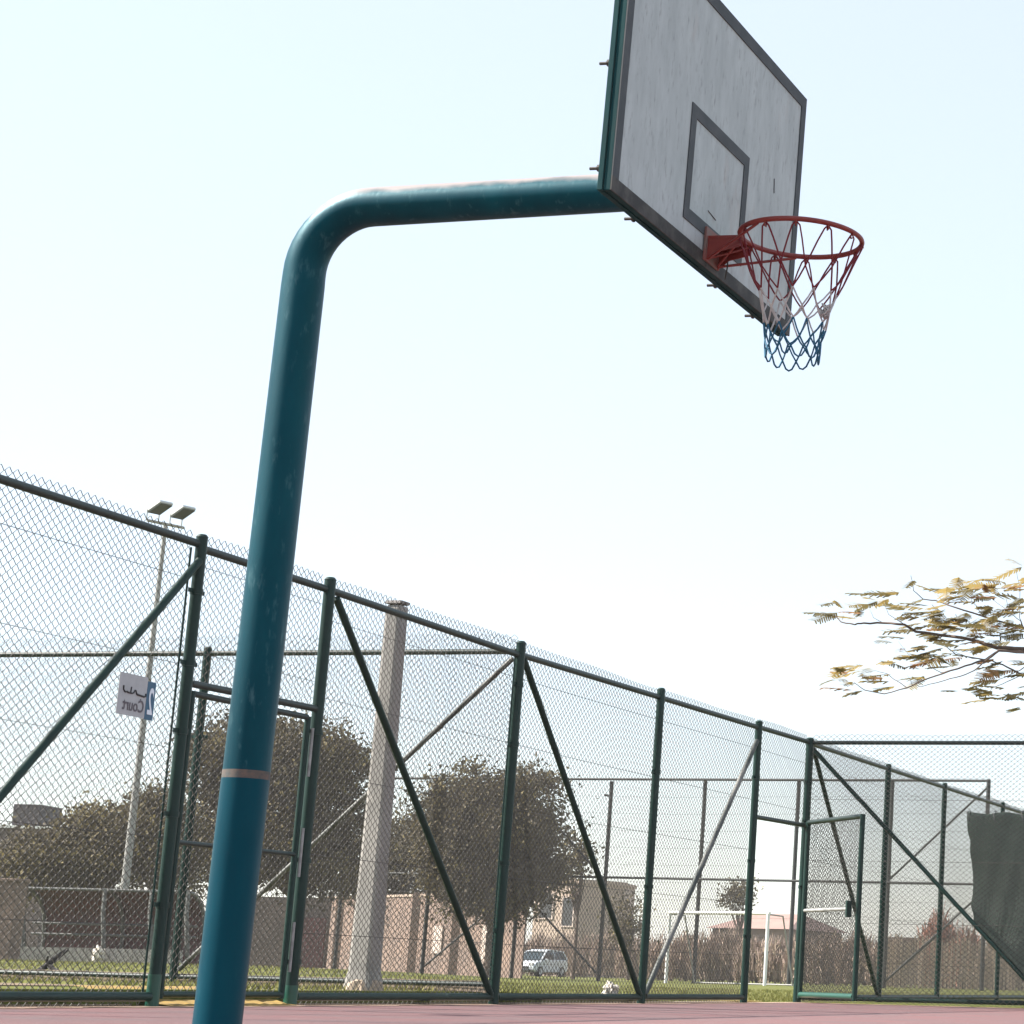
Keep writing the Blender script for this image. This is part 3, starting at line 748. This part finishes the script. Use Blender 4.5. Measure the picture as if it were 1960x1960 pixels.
b.build('line_wire', MT['wire'], farf)
b = MB(); b.tube([fq(1147, HT-.5), fq(1135, HT-.45)], .05, 6); b.build('lamp_bracket', MT['far_rail'], farf)

G1, G2 = gl(1273, 81.6), gl(1463, 79.2); G1 = Vector((-15.4485,81.61,0)); G2 = Vector((-11.6188,79.2154,0))
goal = thing('football_goal', (G1+G2)/2, 'white football goal standing on the far side of the grass pitch', 'goal')
gbk = Vector((D.x, D.y, 0)).cross(Z)*0 + (G2-G1).cross(Z).normalized()*-1.3
if gbk.y < 0: gbk = -gbk
for q in (G1, G2): bar(goal, 'goal_post', q-Z*.02, q+Z*2.44, .06, MT['white'], 12)
bar(goal, 'crossbar', G1+Z*2.44-(G2-G1).normalized()*.06, G2+Z*2.44+(G2-G1).normalized()*.06, .06, MT['white'], 12)
for q in (G1, G2):
    b = MB(); b.tube([q+Z*2.4, q+Z*2.36+gbk*.6, q+gbk*1.15], .03, 6); b.build('rear_stay', MT['pole_grey'], goal)
bar(goal, 'rear_bar', G1+gbk*1.15+Z*.04, G2+gbk*1.15+Z*.04, .03, MT['pole_grey'], 6)

# ------------------------------------------------------------------ buildings
def house(name, u0, u1, vtop, Y, depth, m, label, roof=None, par=.0, windows=(), yaw=0.0, hroof=0.0):
    a, c = gl(u0, Y), gl(u1, Y); zt = at((u0+u1)/2, vtop, Y).z - a.z
    c0 = (a+c)/2; w = (c-a).length/2
    ax = Vector((math.cos(yaw), math.sin(yaw), 0)); ay = Vector((-math.sin(yaw), math.cos(yaw), 0))
    t = thing(name, c0, label, 'house')
    b = MB(); b.box(c0 + ay*depth/2 + Z*zt/2, ax*w, ay*depth/2, Z*zt/2); b.build('wall', m, t)
    if par:
        b = MB()
        b.box(c0+ay*depth/2+Z*(zt+par/2), ax*(w+.12), ay*(depth/2+.12), Z*par/2); b.build('parapet', roof or m, t)
    if hroof:
        b = MB(); e = .4
        p = [c0-ax*(w+e)-ay*e+Z*(zt+.03), c0+ax*(w+e)-ay*e+Z*(zt+.03), c0+ax*(w+e)+ay*(depth+e)+Z*(zt+.03), c0-ax*(w+e)+ay*(depth+e)+Z*(zt+.03)]
        r1, r2 = c0-ax*w*.6+ay*depth/2+Z*(zt+hroof), c0+ax*w*.6+ay*depth/2+Z*(zt+hroof)
        n = len(b.v); b.v += [tuple(x) for x in p+[r1, r2]]
        for f in ((0,1,5,4),(1,2,5),(2,3,4,5),(3,0,4),(3,2,1,0)): b.face(f)
        b.build('roof', roof or m, t)
    for (x, z, ww, hh) in windows:
        f = MB(); o = c0 + ax*x + Z*z - ay*.03
        for sgn in (-1, 1): f.box(o+ax*sgn*(ww/2+.05), ax*.05, ay*.06, Z*(hh/2+.1)); f.box(o+Z*sgn*(hh/2+.05), ax*(ww/2), ay*.06, Z*.05)
        fo = f.build('window', MT['shade_wall'], t); g_ = MB(); g_.box(o+ay*.01, ax*ww/2, ay*.025, Z*hh/2); g_.build('pane', MT['glass'], fo)
    return t
house('house', 1000, 1112, 1690, 168, 5, MT['beige'], 'beige flat-roofed house behind the white car and the round tree', MT['beige'], .3, yaw=-.5, windows= ((-.9,5.0,1.2,1.7), (1.2,4.6,1.0,2.0), (-1.8,1.6,1.0,1.4)))
house('house', 1118, 1174, 1694, 172, 6, MT['shade_wall'], 'greyish brown house wing with a long window, right of the beige house', MT['beige'], .25, ((.0,4.2,.7,3.2),))
house('house', 1352, 1512, 1778, 175, 10, MT['pink'], 'low pinkish house with a shallow roof behind the football goal', MT['pinkroof'], 0, yaw=-.3, windows= ((-1.2,1.7,1.6,.9), (2.1,1.5,1.2,1.0)), hroof=1.3)
house('house', 1700, 1800, 1800, 172, 10, MT['pink'], 'pinkish far house half hidden by dry reeds at the right', MT['pinkroof'], .2)
bt = house('house', -90, 66, 1584, 112, 8, MT['dimwall'], 'grey house with a dark rooftop box behind the low tree at the left edge', MT['white'], .12)
b = MB(); q0, q1 = at(16, 1578, 112), at(68, 1578, 112); zt = at(40, 1546, 112).z
b.box(Vector(((q0.x+q1.x)/2, 113.5, (q0.z+zt)/2+.1)), Vector(((q1.x-q0.x)/2,0,0)), Vector((0,1.2,0)), Z*((zt-q0.z)/2+.1)); b.build('rooftop_box', MT['darkbox'], bt, .03)
def bwall(u0, u1, vtop, Y, m, label, pil=0):
    a, c = gl(u0, Y+7), gl(u1, Y-7); a.z = c.z = min(a.z, c.z); zt = at((u0+u1)/2, vtop, Y).z - a.z
    b = MB(); b.box((a+c)/2+Z*zt/2, (c-a)/2, Vector((0,.12,0)), Z*zt/2)
    t = thing('boundary_wall', (a+c)/2, label, 'wall'); b.build('wall_face', m, t)
    for k in range(pil):
        q = a.lerp(c, (k+.5)/pil); b = MB(); b.box(q+Z*(zt/2+.08)-Vector((0,.16,0)), Vector((.2,0,0)), Vector((0,.14,0)), Z*(zt/2+.08)); b.build('pier', m, t)
    b = MB(); b.box((a+c)/2+Z*(zt+.05), (c-a)/2*1.002, Vector((0,.18,0)), Z*.05); b.build('coping', MT['beige'], t)
    return t
w1 = bwall(612, 1000, 1716, 96, MT['pink'], 'pink rendered boundary wall under the trees, left of the white car', 5)
for f_, ww, hh in ((.22,1.1,1.9), (.62,.8,1.1), (.86,1.2,2.0)):
    a_, c_2 = gl(612, 103), gl(1000, 89); zz = min(a_.z, c_2.z); dd2 = (c_2-a_).normalized(); n2 = Vector((dd2.y, -dd2.x, 0)); q = a_.lerp(c_2, f_); q.z = zz
    b = MB(); b.box(q + n2*.13 + Z*(hh/2 + (.02 if hh > 1.5 else .9)), dd2*ww/2, n2*.03, Z*hh/2); b.build('gate_panel', MT['shade_wall'], w1)
dd_ = gl(590, 94); b = MB(); b.box(dd_+Z*1.0, Vector((.55,0,0)), Vector((0,.06,0)), Z*1.0); 
dr = thing('boundary_wall', gl(560, 94.5), 'dull grey-brown wall with a dark door behind the first gate', 'wall')
b2 = MB(); q = gl(540, 94.5); b2.box(q+Z*1.4, Vector((1.75,0,0)), Vector((0,.12,0)), Z*1.4); b2.build('wall_face', MT['dimwall'], dr); b.build('door', MT['maroon'], dr)

# ------------------------------------------------------------------ car
def car():
    c = gl(1031, 138); yaw = math.radians(-107)
    f = Vector((math.cos(yaw), math.sin(yaw), 0)); l = Vector((-f.y, f.x, 0))
    t = thing('parked_car', c, 'white hatchback parked on the far edge of the pitch, facing the court', 'car')
    def q(x, y, z): return c + f*x + l*y + Z*z
    prof = [(-1.95,.35), (-1.98,.75), (-1.9,1.0), (-1.0,1.02), (.75,.98), (1.6,.86), (1.95,.62), (1.95,.33), (1.5,.25), (-1.6,.25)]
    b = MB(); b.prism([q(x, -.84, z) for x, z in prof], l*1.68); b.build('body', MT['carwhite'], t, .07)
    cab = [(-1.85,1.0,.80), (-1.6,1.45,.62), (-.2,1.52,.62), (.35,1.45,.64), (1.05,.97,.78)]
    g_ = MB(); n = len(cab); g_.v += [tuple(q(x, -w, z)) for x, z, w in cab] + [tuple(q(x, w, z)) for x, z, w in cab]
    g_.face(range(n)); g_.face([n+i for i in range(n)][::-1])
    for i in range(n-1): g_.face((i, n+i, n+i+1, i+1))
    g_.build('windscreen_glass', MT['carglass'], t)
    r = MB(); r.prism([q(x, -.635, z) for x, z in ((-1.72,1.45), (-.2,1.535), (.42,1.455), (.42,1.50), (-.2,1.59), (-1.72,1.50))], l*1.27); r.build('roof', MT['carwhite'], t, .02)
    for sgn in (-1, 1):
        for (xa, za, wa, xb, zb, wb) in ((1.06,.98,.79,.36,1.47,.65), (-.45,1.0,.81,-.4,1.5,.635), (-1.86,1.0,.81,-1.6,1.46,.63)):
            p = MB(); p.tube([q(xa, sgn*wa, za), q(xb, sgn*wb, zb)], .045, 6); p.build('pillar', MT['carwhite'], t)
        p = MB(); p.box(q(1.88, sgn*.62, .70), f*.06, l*.17, Z*.08); p.build('headlight', MT['carlamp'], t, .02)
        p = MB(); p.box(q(.75, sgn*.95, .98), f*.06, l*.09, Z*.06); p.build('mirror', MT['carwhite'], t, .02)
        for x in (1.2, -1.25):
            w = MB(); w.tube([q(x, sgn*.68, .30), q(x, sgn*.87, .30)], .30, 18); wo = w.build('wheel', MT['tyre'], t)
            w = MB(); w.tube([q(x, sgn*.865, .30), q(x, sgn*.88, .30)], .18, 12); w.build('rim', MT['lampgrey'], wo)
    p = MB(); p.box(q(1.95, 0, .52), f*.03, l*.5, Z*.07); p.build('grille', MT['tyre'], t)
    p = MB(); p.box(q(1.96, 0, .36), f*.03, l*.7, Z*.05); p.build('bumper_vent', MT['tyre'], t)
car()

# ------------------------------------------------------------------ trees
def leaves(blobs, n, size, clumps, shell=.5, zstretch=.7):
    """leaf faces gathered in clumps on and inside a set of ellipsoids"""
    vol = np.array([b[3]*b[4]*b[5] for b in blobs]); pick = RNG.choice(len(blobs), clumps, p=vol/vol.sum())
    B = np.array(blobs)[pick]
    d = RNG.normal(size=(clumps, 3)); d /= np.linalg.norm(d, axis=1)[:, None]
    rad = shell + (1-shell)*RNG.random(clumps)**.5
    rad = np.where(RNG.random(clumps) < .25, RNG.random(clumps), rad)
    C = B[:, :3] + d*B[:, 3:6]*rad[:, None]
    csz = size*RNG.uniform(1.2, 2.6, clumps)
    k = RNG.integers(0, clumps, n)
    P = C[k] + RNG.normal(size=(n, 3))*csz[k][:, None]*np.array([1,1,zstretch])
    s = size*RNG.uniform(.5, 1.2, n)
    u = RNG.normal(size=(n, 3)); u /= np.linalg.norm(u, axis=1)[:, None]
    v = np.cross(u, RNG.normal(size=(n, 3))); v /= np.linalg.norm(v, axis=1)[:, None]
    u *= s[:, None]*.5; v *= s[:, None]*.28
    V = np.stack([P-u, P+v, P+u, P-v], 1).reshape(-1, 3)
    tone = np.clip(RNG.normal(0, .75, clumps)[k] + RNG.normal(0, .5, n), -2, 2)
    return V, np.arange(4*n).reshape(-1, 4), tone, C
def tree(name, base_, blobs, n, size, clumps, mats, label, trunk_r=.18, group=None, thr=(.1, .95), cat='tree', stems=1, shell=.5):
    base_ = Vector(base_)
    t = thing(name, base_, label, cat, group)
    V, Fq, tone, C = leaves(blobs, n, size, clumps, shell)
    npmesh('crown', V, Fq, [MT[m] for m in mats], t, (tone > thr[0]).astype(int) + (tone > thr[1]).astype(int))
    b = MB(); zc = min(bb[2] for bb in blobs)
    for sidx in range(stems):
        off = Vector((random.uniform(-.3,.3), random.uniform(-.3,.3), 0))*(stems > 1)
        fork = base_ + off*1.5 + Z*max(.4, (zc-base_.z)*.55)
        b.tube([base_+off-Z*.05, (base_+off+fork)/2+Vector((random.uniform(-.1,.1), 0, 0)), fork], [trunk_r*1.2, trunk_r, trunk_r*.85], 9)
        for i in RNG.choice(len(C), min(22, len(C)), replace=False):
            e = Vector(C[i]); m_ = fork.lerp(e, .5)+Vector((random.uniform(-.3,.3), random.uniform(-.3,.3), .25))
            b.tube([fork, m_, e], [trunk_r*.5, trunk_r*.26, trunk_r*.06], 5, False)
    b.build('trunk', MT['bark'], t); return t
def blob(u, v, Y, ru, rv, dep=None):
    """ellipsoid whose outline in the photo is ru x rv pixels at depth Y"""
    c = at(u, v, Y); k = Y/F*.92; return (c.x, c.y, c.z, ru*k, (dep or ru*k), rv*k)
OL = ['leafA','leafB','leafC']
tree('broadleaf_tree', gl(560, 76), [blob(560,1470,76,110,100), blob(470,1440,76,85,90), blob(640,1480,76,75,95), blob(520,1600,76,120,110), blob(640,1620,76,85,100), blob(440,1590,76,75,120), blob(400,1470,76,60,90)],
     64000, .18, 540, OL, 'largest dark olive tree behind the pole and the first gate', .25)
tree('broadleaf_tree', gl(935, 84), [blob(930,1575,84,104,85), blob(905,1512,84,58,52), blob(1005,1545,84,70,80), blob(860,1590,84,65,75), blob(1010,1640,84,78,80), blob(930,1670,84,95,62), blob(880,1705,84,60,45), blob(985,1712,84,62,46), blob(840,1640,84,50,60), blob(930,1715,84,60,40), blob(830,1560,84,40,45)],
     56000, .19, 500, OL, 'round dark olive tree between the concrete column and the house', .22)
tree('broadleaf_tree', gl(170, 70), [blob(120,1640,70,95,65), blob(220,1620,70,90,75), blob(60,1660,70,55,60), blob(290,1590,70,65,80), blob(180,1590,70,70,40), blob(330,1640,70,60,80)],
     48000, .17, 460, ['leafA','leafB','leafC'], 'low spreading olive tree behind the dugout at the left', .18, thr=(-.1,.6))
tree('broadleaf_tree', gl(760, 100), [blob(760,1620,100,80,70), blob(720,1680,100,70,60), blob(820,1690,100,60,45)], 9000, .24, 160, OL, 'dull olive tree partly hidden behind the concrete column', .2)
tree('slender_tree', gl(1098, 98), [blob(1100,1640,98,16,26), blob(1112,1630,98,12,14), blob(1085,1605,98,12,18), blob(1090,1660,98,16,20)], 1300, .2, 40, OL, 'small thin tree showing at the right side of the round tree', .08)
tree('slender_tree', gl(1204, 112), [blob(1203,1745,112,12,22), blob(1198,1775,112,13,26)], 1200, .22, 36, OL, 'narrow dark tree at the right corner of the house', .08)
tree('slender_tree', gl(1412, 150), [blob(1412,1712,150,17,20), blob(1420,1700,150,12,12), blob(1402,1725,150,13,12)], 1200, .26, 34, OL, 'small dark tree rising behind the roof near the goal', .1)
# dry bushes along the far edge of the pitch
def shrub(u, Y, ru, h, label, mats, n=2600, sz=.15, group='dry bushes along the far edge of the pitch'):
    base_ = gl(u, Y); k = Y/F; w = ru*k
    t = thing('dry_bush', base_, label, 'bush', group)
    ang = RNG.uniform(0, 6.283, n); rad = np.sqrt(RNG.random(n))*w
    hh = h*(.45+.55*RNG.random(n))*(1-.35*(rad/w)**2)
    x0 = np.stack([base_.x+rad*np.cos(ang), base_.y+rad*np.sin(ang)*.7, np.zeros(n)], 1)
    f0 = RNG.random(n)**.7
    P = x0 + np.stack([RNG.normal(0, .10, n)*w*.4, RNG.normal(0, .1, n), hh*f0], 1)
    ln = sz*RNG.uniform(1.2, 4.5, n); dv = np.stack([RNG.normal(0, .28, n), RNG.normal(0, .28, n), np.ones(n)], 1); dv /= np.linalg.norm(dv, axis=1)[:, None]
    wd = np.cross(dv, RNG.normal(size=(n, 3))); wd /= np.linalg.norm(wd, axis=1)[:, None]; wd *= (sz*.22*RNG.uniform(.5, 1.3, n))[:, None]
    e = P + dv*ln[:, None]
    V = np.stack([P-wd, P+wd, e+wd*.4, e-wd*.4], 1).reshape(-1, 3)
    npmesh('foliage', V, np.arange(4*n).reshape(-1, 4), [MT[m] for m in mats], t, RNG.choice(3, n, p=[.5,.28,.22]))
    b = MB()
    for i in range(9):
        a = random.uniform(0, 6.28); r = random.random()*w*.8
        q = base_+Vector((r*math.cos(a), r*.6*math.sin(a), 0)); b.tube([q-Z*.03, q+Vector((random.uniform(-.3,.3), 0, h*.5)), q+Vector((random.uniform(-.5,.5), 0, h*.95))], [.03,.02,.008], 5)
    b.build('stems', MT['bark'], t)
DR = ['dryA','dryB','dryC']; 
i = 0
for u, Y, ru, vt in ((1075,150,34,1785),(1118,148,32,1790),(1165,140,34,1775),(1215,130,36,1785),(1262,116,36,1795),(1310,114,34,1785),(1352,112,34,1790),(1398,112,34,1775),(1440,111,34,1795),(1485,110,34,1800),
                     (1535,108,36,1795),(1585,106,36,1790),(1640,104,38,1785),(1695,103,36,1795),(1905,98,42,1800),(1955,98,42,1795),(2010,98,42,1795),(965,150,36,1770),(1030,152,36,1785)):
    h = at(u, vt, Y).z
    lab = {0:'dry greyish bush just right of the white car', 3:'dry brown bush at the foot of the brown house wing', 7:'tall dry bush seen inside the football goal', 12:'dry brown bush behind the open gate leaf', 14:'dry bush low behind the green shade cloth', 17:'dry bush just left of the white car'}.get(i, None)
    shrub(u, Y, ru, h, lab or 'tangled dry brown bush in the row along the far edge of the pitch', DR)
    i += 1
shrub(1795, 101, 34, at(1795, 1742, 101).z, 'rusty orange-brown bush rising above the cane fence', ['rustA','dryA','rustA'], 3200, .17, 'rusty bushes')
shrub(1850, 99, 30, at(1850, 1775, 99).z, 'smaller rusty brown bush right of the orange one, beside the cloth edge', ['rustA','dryA','dryC'], 2400, .16, 'rusty bushes')
# cane slat fence at the right
cs = thing('cane_fence', gl(1790, 92), 'pale cane slat fence low along the pitch at the right', 'fence')
b = MB()
for k in range(92):
    u = 1685 + k*3.15; q = gl(u, 92+.1*random.random()); h = 1.75 + .35*random.random() + (.25 if k % 23 == 0 else 0)
    b.box(q+Z*h/2, Vector((.018+.012*random.random(),0,0)), Vector((0,.012,0)), Z*h/2+Vector((random.uniform(-.03,.03),0,0)))
b.build('slats', MT['cane'], cs)
for z in (.5, 1.3): bar(cs, 'tie_rail', gl(1683, 92.15)+Z*z, gl(1976, 92.15)+Z*z, .02, MT['cane'], 6)

# ------------------------------------------------------------------ flame-tree branch at the right
YT = 29.0
def tz(x, y, dy=0): return at(1560+.20704*x, 1060+.20704*y, YT+dy)
TX = at(2330, 1500, YT+.6); tb = Vector((TX.x, TX.y, 0))
ft = thing('feathery_tree', tb, 'spreading tree with feathery yellow-olive fronds reaching in from the right', 'tree')
fork = tb + Z*3.1
LIMBS = [
 ([(2500,1000),(1932,880),(1680,870),(1500,810),(1350,775),(1180,755),(930,720),(830,655),(640,640),(450,640),(370,655),(240,630),(180,570)], .055, 0),
 ([(2500,900),(1932,690),(1800,650),(1560,580),(1280,490),(1110,430),(1000,420),(910,340),(885,200)], .032, .9),
 ([(2400,980),(1932,905),(1700,890),(1600,970),(1450,1020),(1250,1080),(1050,1150),(850,1240),(640,1295),(460,1260),(360,1190)], .036, -.6),
 ([(2400,980),(1932,915),(1700,900),(1560,1000),(1470,1080),(1350,1130),(1200,1170),(980,1230),(930,1215)], .026, -1.1),
 ([(2400,900),(1932,700),(1900,620),(1800,540),(1640,420),(1550,390)], .022, 1.3),
 ([(2400,900),(1932,690),(1890,590),(1895,350),(1860,150)], .022, .5),
 ([(2500,1200),(1932,1120),(1780,1050),(1640,990),(1300,930),(1200,840),(1150,760)], .030, .4),
 ([(1700,890),(1560,985),(1400,950),(1280,900)], .02, -.2), ([(1250,1080),(1170,1100),(990,1000),(870,940),(770,810)], .014, -.6), ([(850,1240),(670,1110),(560,1080),(400,1105)], .012, -.6),
 ([(830,655),(680,560),(640,450)], .012, 0), ([(640,640),(540,590),(510,520)], .010, 0), ([(1560,580),(1450,440),(1440,330)], .012, .9), ([(1380,680),(1440,640),(1530,590)], .012, .7),
 ([(900,1215),(850,1120)], .009, -.6), ([(1280,490),(1200,450),(1120,370)], .010, .9), ([(1800,540),(1760,390),(1680,330)], .010, 1.3), ([(250,610),(260,560)], .008, 0),
 ([(1932,1120),(1780,1180),(1640,1240),(1560,1340)], .016, .2), ([(1932,1050),(1800,1120),(1640,1180),(1480,1280)], .014, -.3), ([(1300,560),(1340,640)], .010, .8), ([(1080,470),(1150,560),(1250,620)], .009, .9)]
lb = MB()
for pts_, r, dy in LIMBS:
    P = [tz(x, y, dy*min(1, (2500-x)/1200)+.12*math.sin(x*.013)) for x, y in pts_]
    if pts_[0][0] > 2300: P = [fork, fork.lerp(P[0], .5)+Z*.15] + P
    m_ = len(P); dense = []
    for a_, c2 in zip(P, P[1:]):
        for k in range(3): dense.append(a_.lerp(c2, k/3) + Vector((random.uniform(-.008,.008), 0, random.uniform(-.008,.008)))*(k > 0))
    dense.append(P[-1]); L_ = len(dense)
    lb.tube(dense, [.5*r*lerp(1.35 if len(pts_) > 6 else 1, .22, (k/(L_-1))**.8) for k in range(L_)], 6)
# limbs on the side out of the picture
for k in range(9):
    a = random.uniform(-1.5, 1.9); e = fork + Vector((math.cos(a)*3.4, math.sin(a)*3.0, random.uniform(.8,2.2)))
    lb.tube([fork, fork.lerp(e, .5)+Z*.4, e], [.07,.04,.012], 6)
lb.tube([tb-Z*.05, tb+Vector((.05,0,1.5)), fork], [.2,.16,.13], 12)
lb.build('trunk', MT['twig'], ft)
SPOTS = [(170,530,3),(215,505,2),(330,550,1),(400,425,2),(560,430,2),(470,490,2),(640,430,2),(790,398,1),(580,370,1),(930,520,3),(860,590,2),(1000,560,3),(920,640,3),(1190,660,5),(1250,620,4),(1150,600,4),(1060,560,3),
 (1080,335,3),(1200,270,2),(950,305,1),(1320,270,1),(1430,330,4),(1600,290,4),(1500,320,4),(1850,295,5),(1760,128,2),(1290,410,3),(1650,380,3),(1570,540,4),(1700,570,3),(1780,600,3),(1500,720,4),(1550,690,4),(1430,830,3),(1620,680,3),
 (1800,740,3),(1700,810,3),(960,850,4),(980,930,4),(940,960,3),(1000,990,3),(1100,780,3),(790,730,2),(760,775,2),(620,840,1),(1220,860,3),(1240,970,3),(1200,990,3),(250,1080,5),(205,1100,3),(340,1080,3),(280,1140,3),(300,1220,2),
 (470,1155,2),(630,1205,2),(800,1060,2),(860,1085,2),(740,1045,2),(1640,1060,4),(1600,1150,3),(1530,1250,3),(1620,1280,3),(1340,1250,1),(1880,1280,3),(1830,1370,2),(1550,1350,1),(1750,1100,3),(1850,1020,3),(1350,890,2),(1500,890,3),
 (1900,430,3),(1820,470,3),(1880,800,3),(1350,600,2),(1400,700,2),(1900,1180,3)]
fb_ = MB()
def frond(c, d, up, L):
    side = d.cross(up).normalized(); up = side.cross(d).normalized()
    npair = 11
    fb_.quad(c-side*.003, c+side*.003, c+d*L+side*.001-up*.03*L, c+d*L-side*.001-up*.03*L)
    for i in range(npair):
        f = (i+.8)/(npair+.6); q = c + d*(L*f) - up*(.12*L*f*f)
        pl = L*(.36 if i < npair-2 else .28)*(1-.5*abs(f-.45))*random.uniform(.8,1.15)
        for sgn in (-1, 1):
            dirp = (side*sgn*.8 + d*.55 - up*random.uniform(.05,.3)).normalized()
            w = d*.036
            fb_.quad(q-w*.5, q+w*.5, q+dirp*pl+w*.25, q+dirp*pl-w*.35)
def add_fronds(c, k, spread=.10):
    for _ in range(k):
        a = random.gauss(math.pi, 1.0); d = Vector((math.cos(a), math.sin(a)*1.1, random.uniform(-.28,.22))).normalized()
        up = (Z + Vector((random.uniform(-.35,.35), random.uniform(-.5,.3), 0))).normalized()
        fb_.cur = random.choices((0,1,2), (.55,.35,.10))[0]
        L = random.uniform(.22,.44)
        frond(c + Vector((random.gauss(0, spread), random.gauss(0, .25), random.gauss(0, spread*.5))) - d*L*.5, d, up, L)
for x, y, k in SPOTS: add_fronds(tz(x+25, y-6, random.uniform(-.5,.7)), k)
for k in range(70):
    a = random.uniform(-1.6, 2.0); r = random.uniform(1.2, 3.6)
    add_fronds(fork + Vector((math.cos(a)*r, math.sin(a)*r*.9, random.uniform(.6,2.4))), 3, .2)
fb_.build('crown', [MT['frondA'], MT['frondB'], MT['frondC']], ft)

# ------------------------------------------------------------------ light and sky
SUN_AZ, SUN_EL = math.radians(266), math.radians(42)     # azimuth clockwise from +Y
w = bpy.data.worlds.new('World'); SC.world = w; w.use_nodes = True
N = w.node_tree.nodes; L = w.node_tree.links
bg = N['Background']; sky = N.new('ShaderNodeTexSky'); sky.sky_type = 'NISHITA'; sky.sun_disc = False
sky.sun_elevation = SUN_EL; sky.sun_rotation = SUN_AZ; sky.air_density = 1.0; sky.dust_density = 0.4; sky.ozone_density = 0.5; sky.altitude = 0
mixs = N.new('ShaderNodeMix'); mixs.data_type = 'RGBA'; mixs.inputs['Factor'].default_value = .62
mixs.inputs['B'].default_value = (3.2, 3.36, 3.5, 1)      # pale dusty haze veiling the blue
L.new(sky.outputs['Color'], mixs.inputs['A']); L.new(mixs.outputs['Result'], bg.inputs['Color']); bg.inputs['Strength'].default_value = 0.11
sd = bpy.data.lights.new('sun', 'SUN'); sd.energy = 5.0; sd.angle = math.radians(.5); sd.color = (1, .93, .84)
so = bpy.data.objects.new('sun', sd); COL.objects.link(so)
to_sun = Vector((math.sin(SUN_AZ)*math.cos(SUN_EL), math.cos(SUN_AZ)*math.cos(SUN_EL), math.sin(SUN_EL)))
so.rotation_euler = to_sun.to_track_quat('Z', 'Y').to_euler(); so.location = (0, 0, 30)
vs = SC.view_settings; vs.view_transform = 'Standard'; vs.look = 'None'; vs.exposure = 1.5; vs.gamma = 1; vs.use_curve_mapping = False
SC.cycles.max_bounces = 8; SC.cycles.transparent_max_bounces = 16

hz = MB(); hz.box(P0 + Vector((0, 0, 7)), D*1000, S*1000, Z*9)
hm = bpy.data.materials.new('hazy_air'); hm.use_nodes = True
for n_ in list(hm.node_tree.nodes):
    if n_.type != 'OUTPUT_MATERIAL': hm.node_tree.nodes.remove(n_)
pv = hm.node_tree.nodes.new('ShaderNodeVolumePrincipled'); pv.inputs['Color'].default_value = (.86,.84,.84,1); pv.inputs['Density'].default_value = 0.00045
hm.node_tree.links.new(pv.outputs['Volume'], [n_ for n_ in hm.node_tree.nodes if n_.type == 'OUTPUT_MATERIAL'][0].inputs['Volume'])
tag(hz.build('haze', hm), kind='stuff')
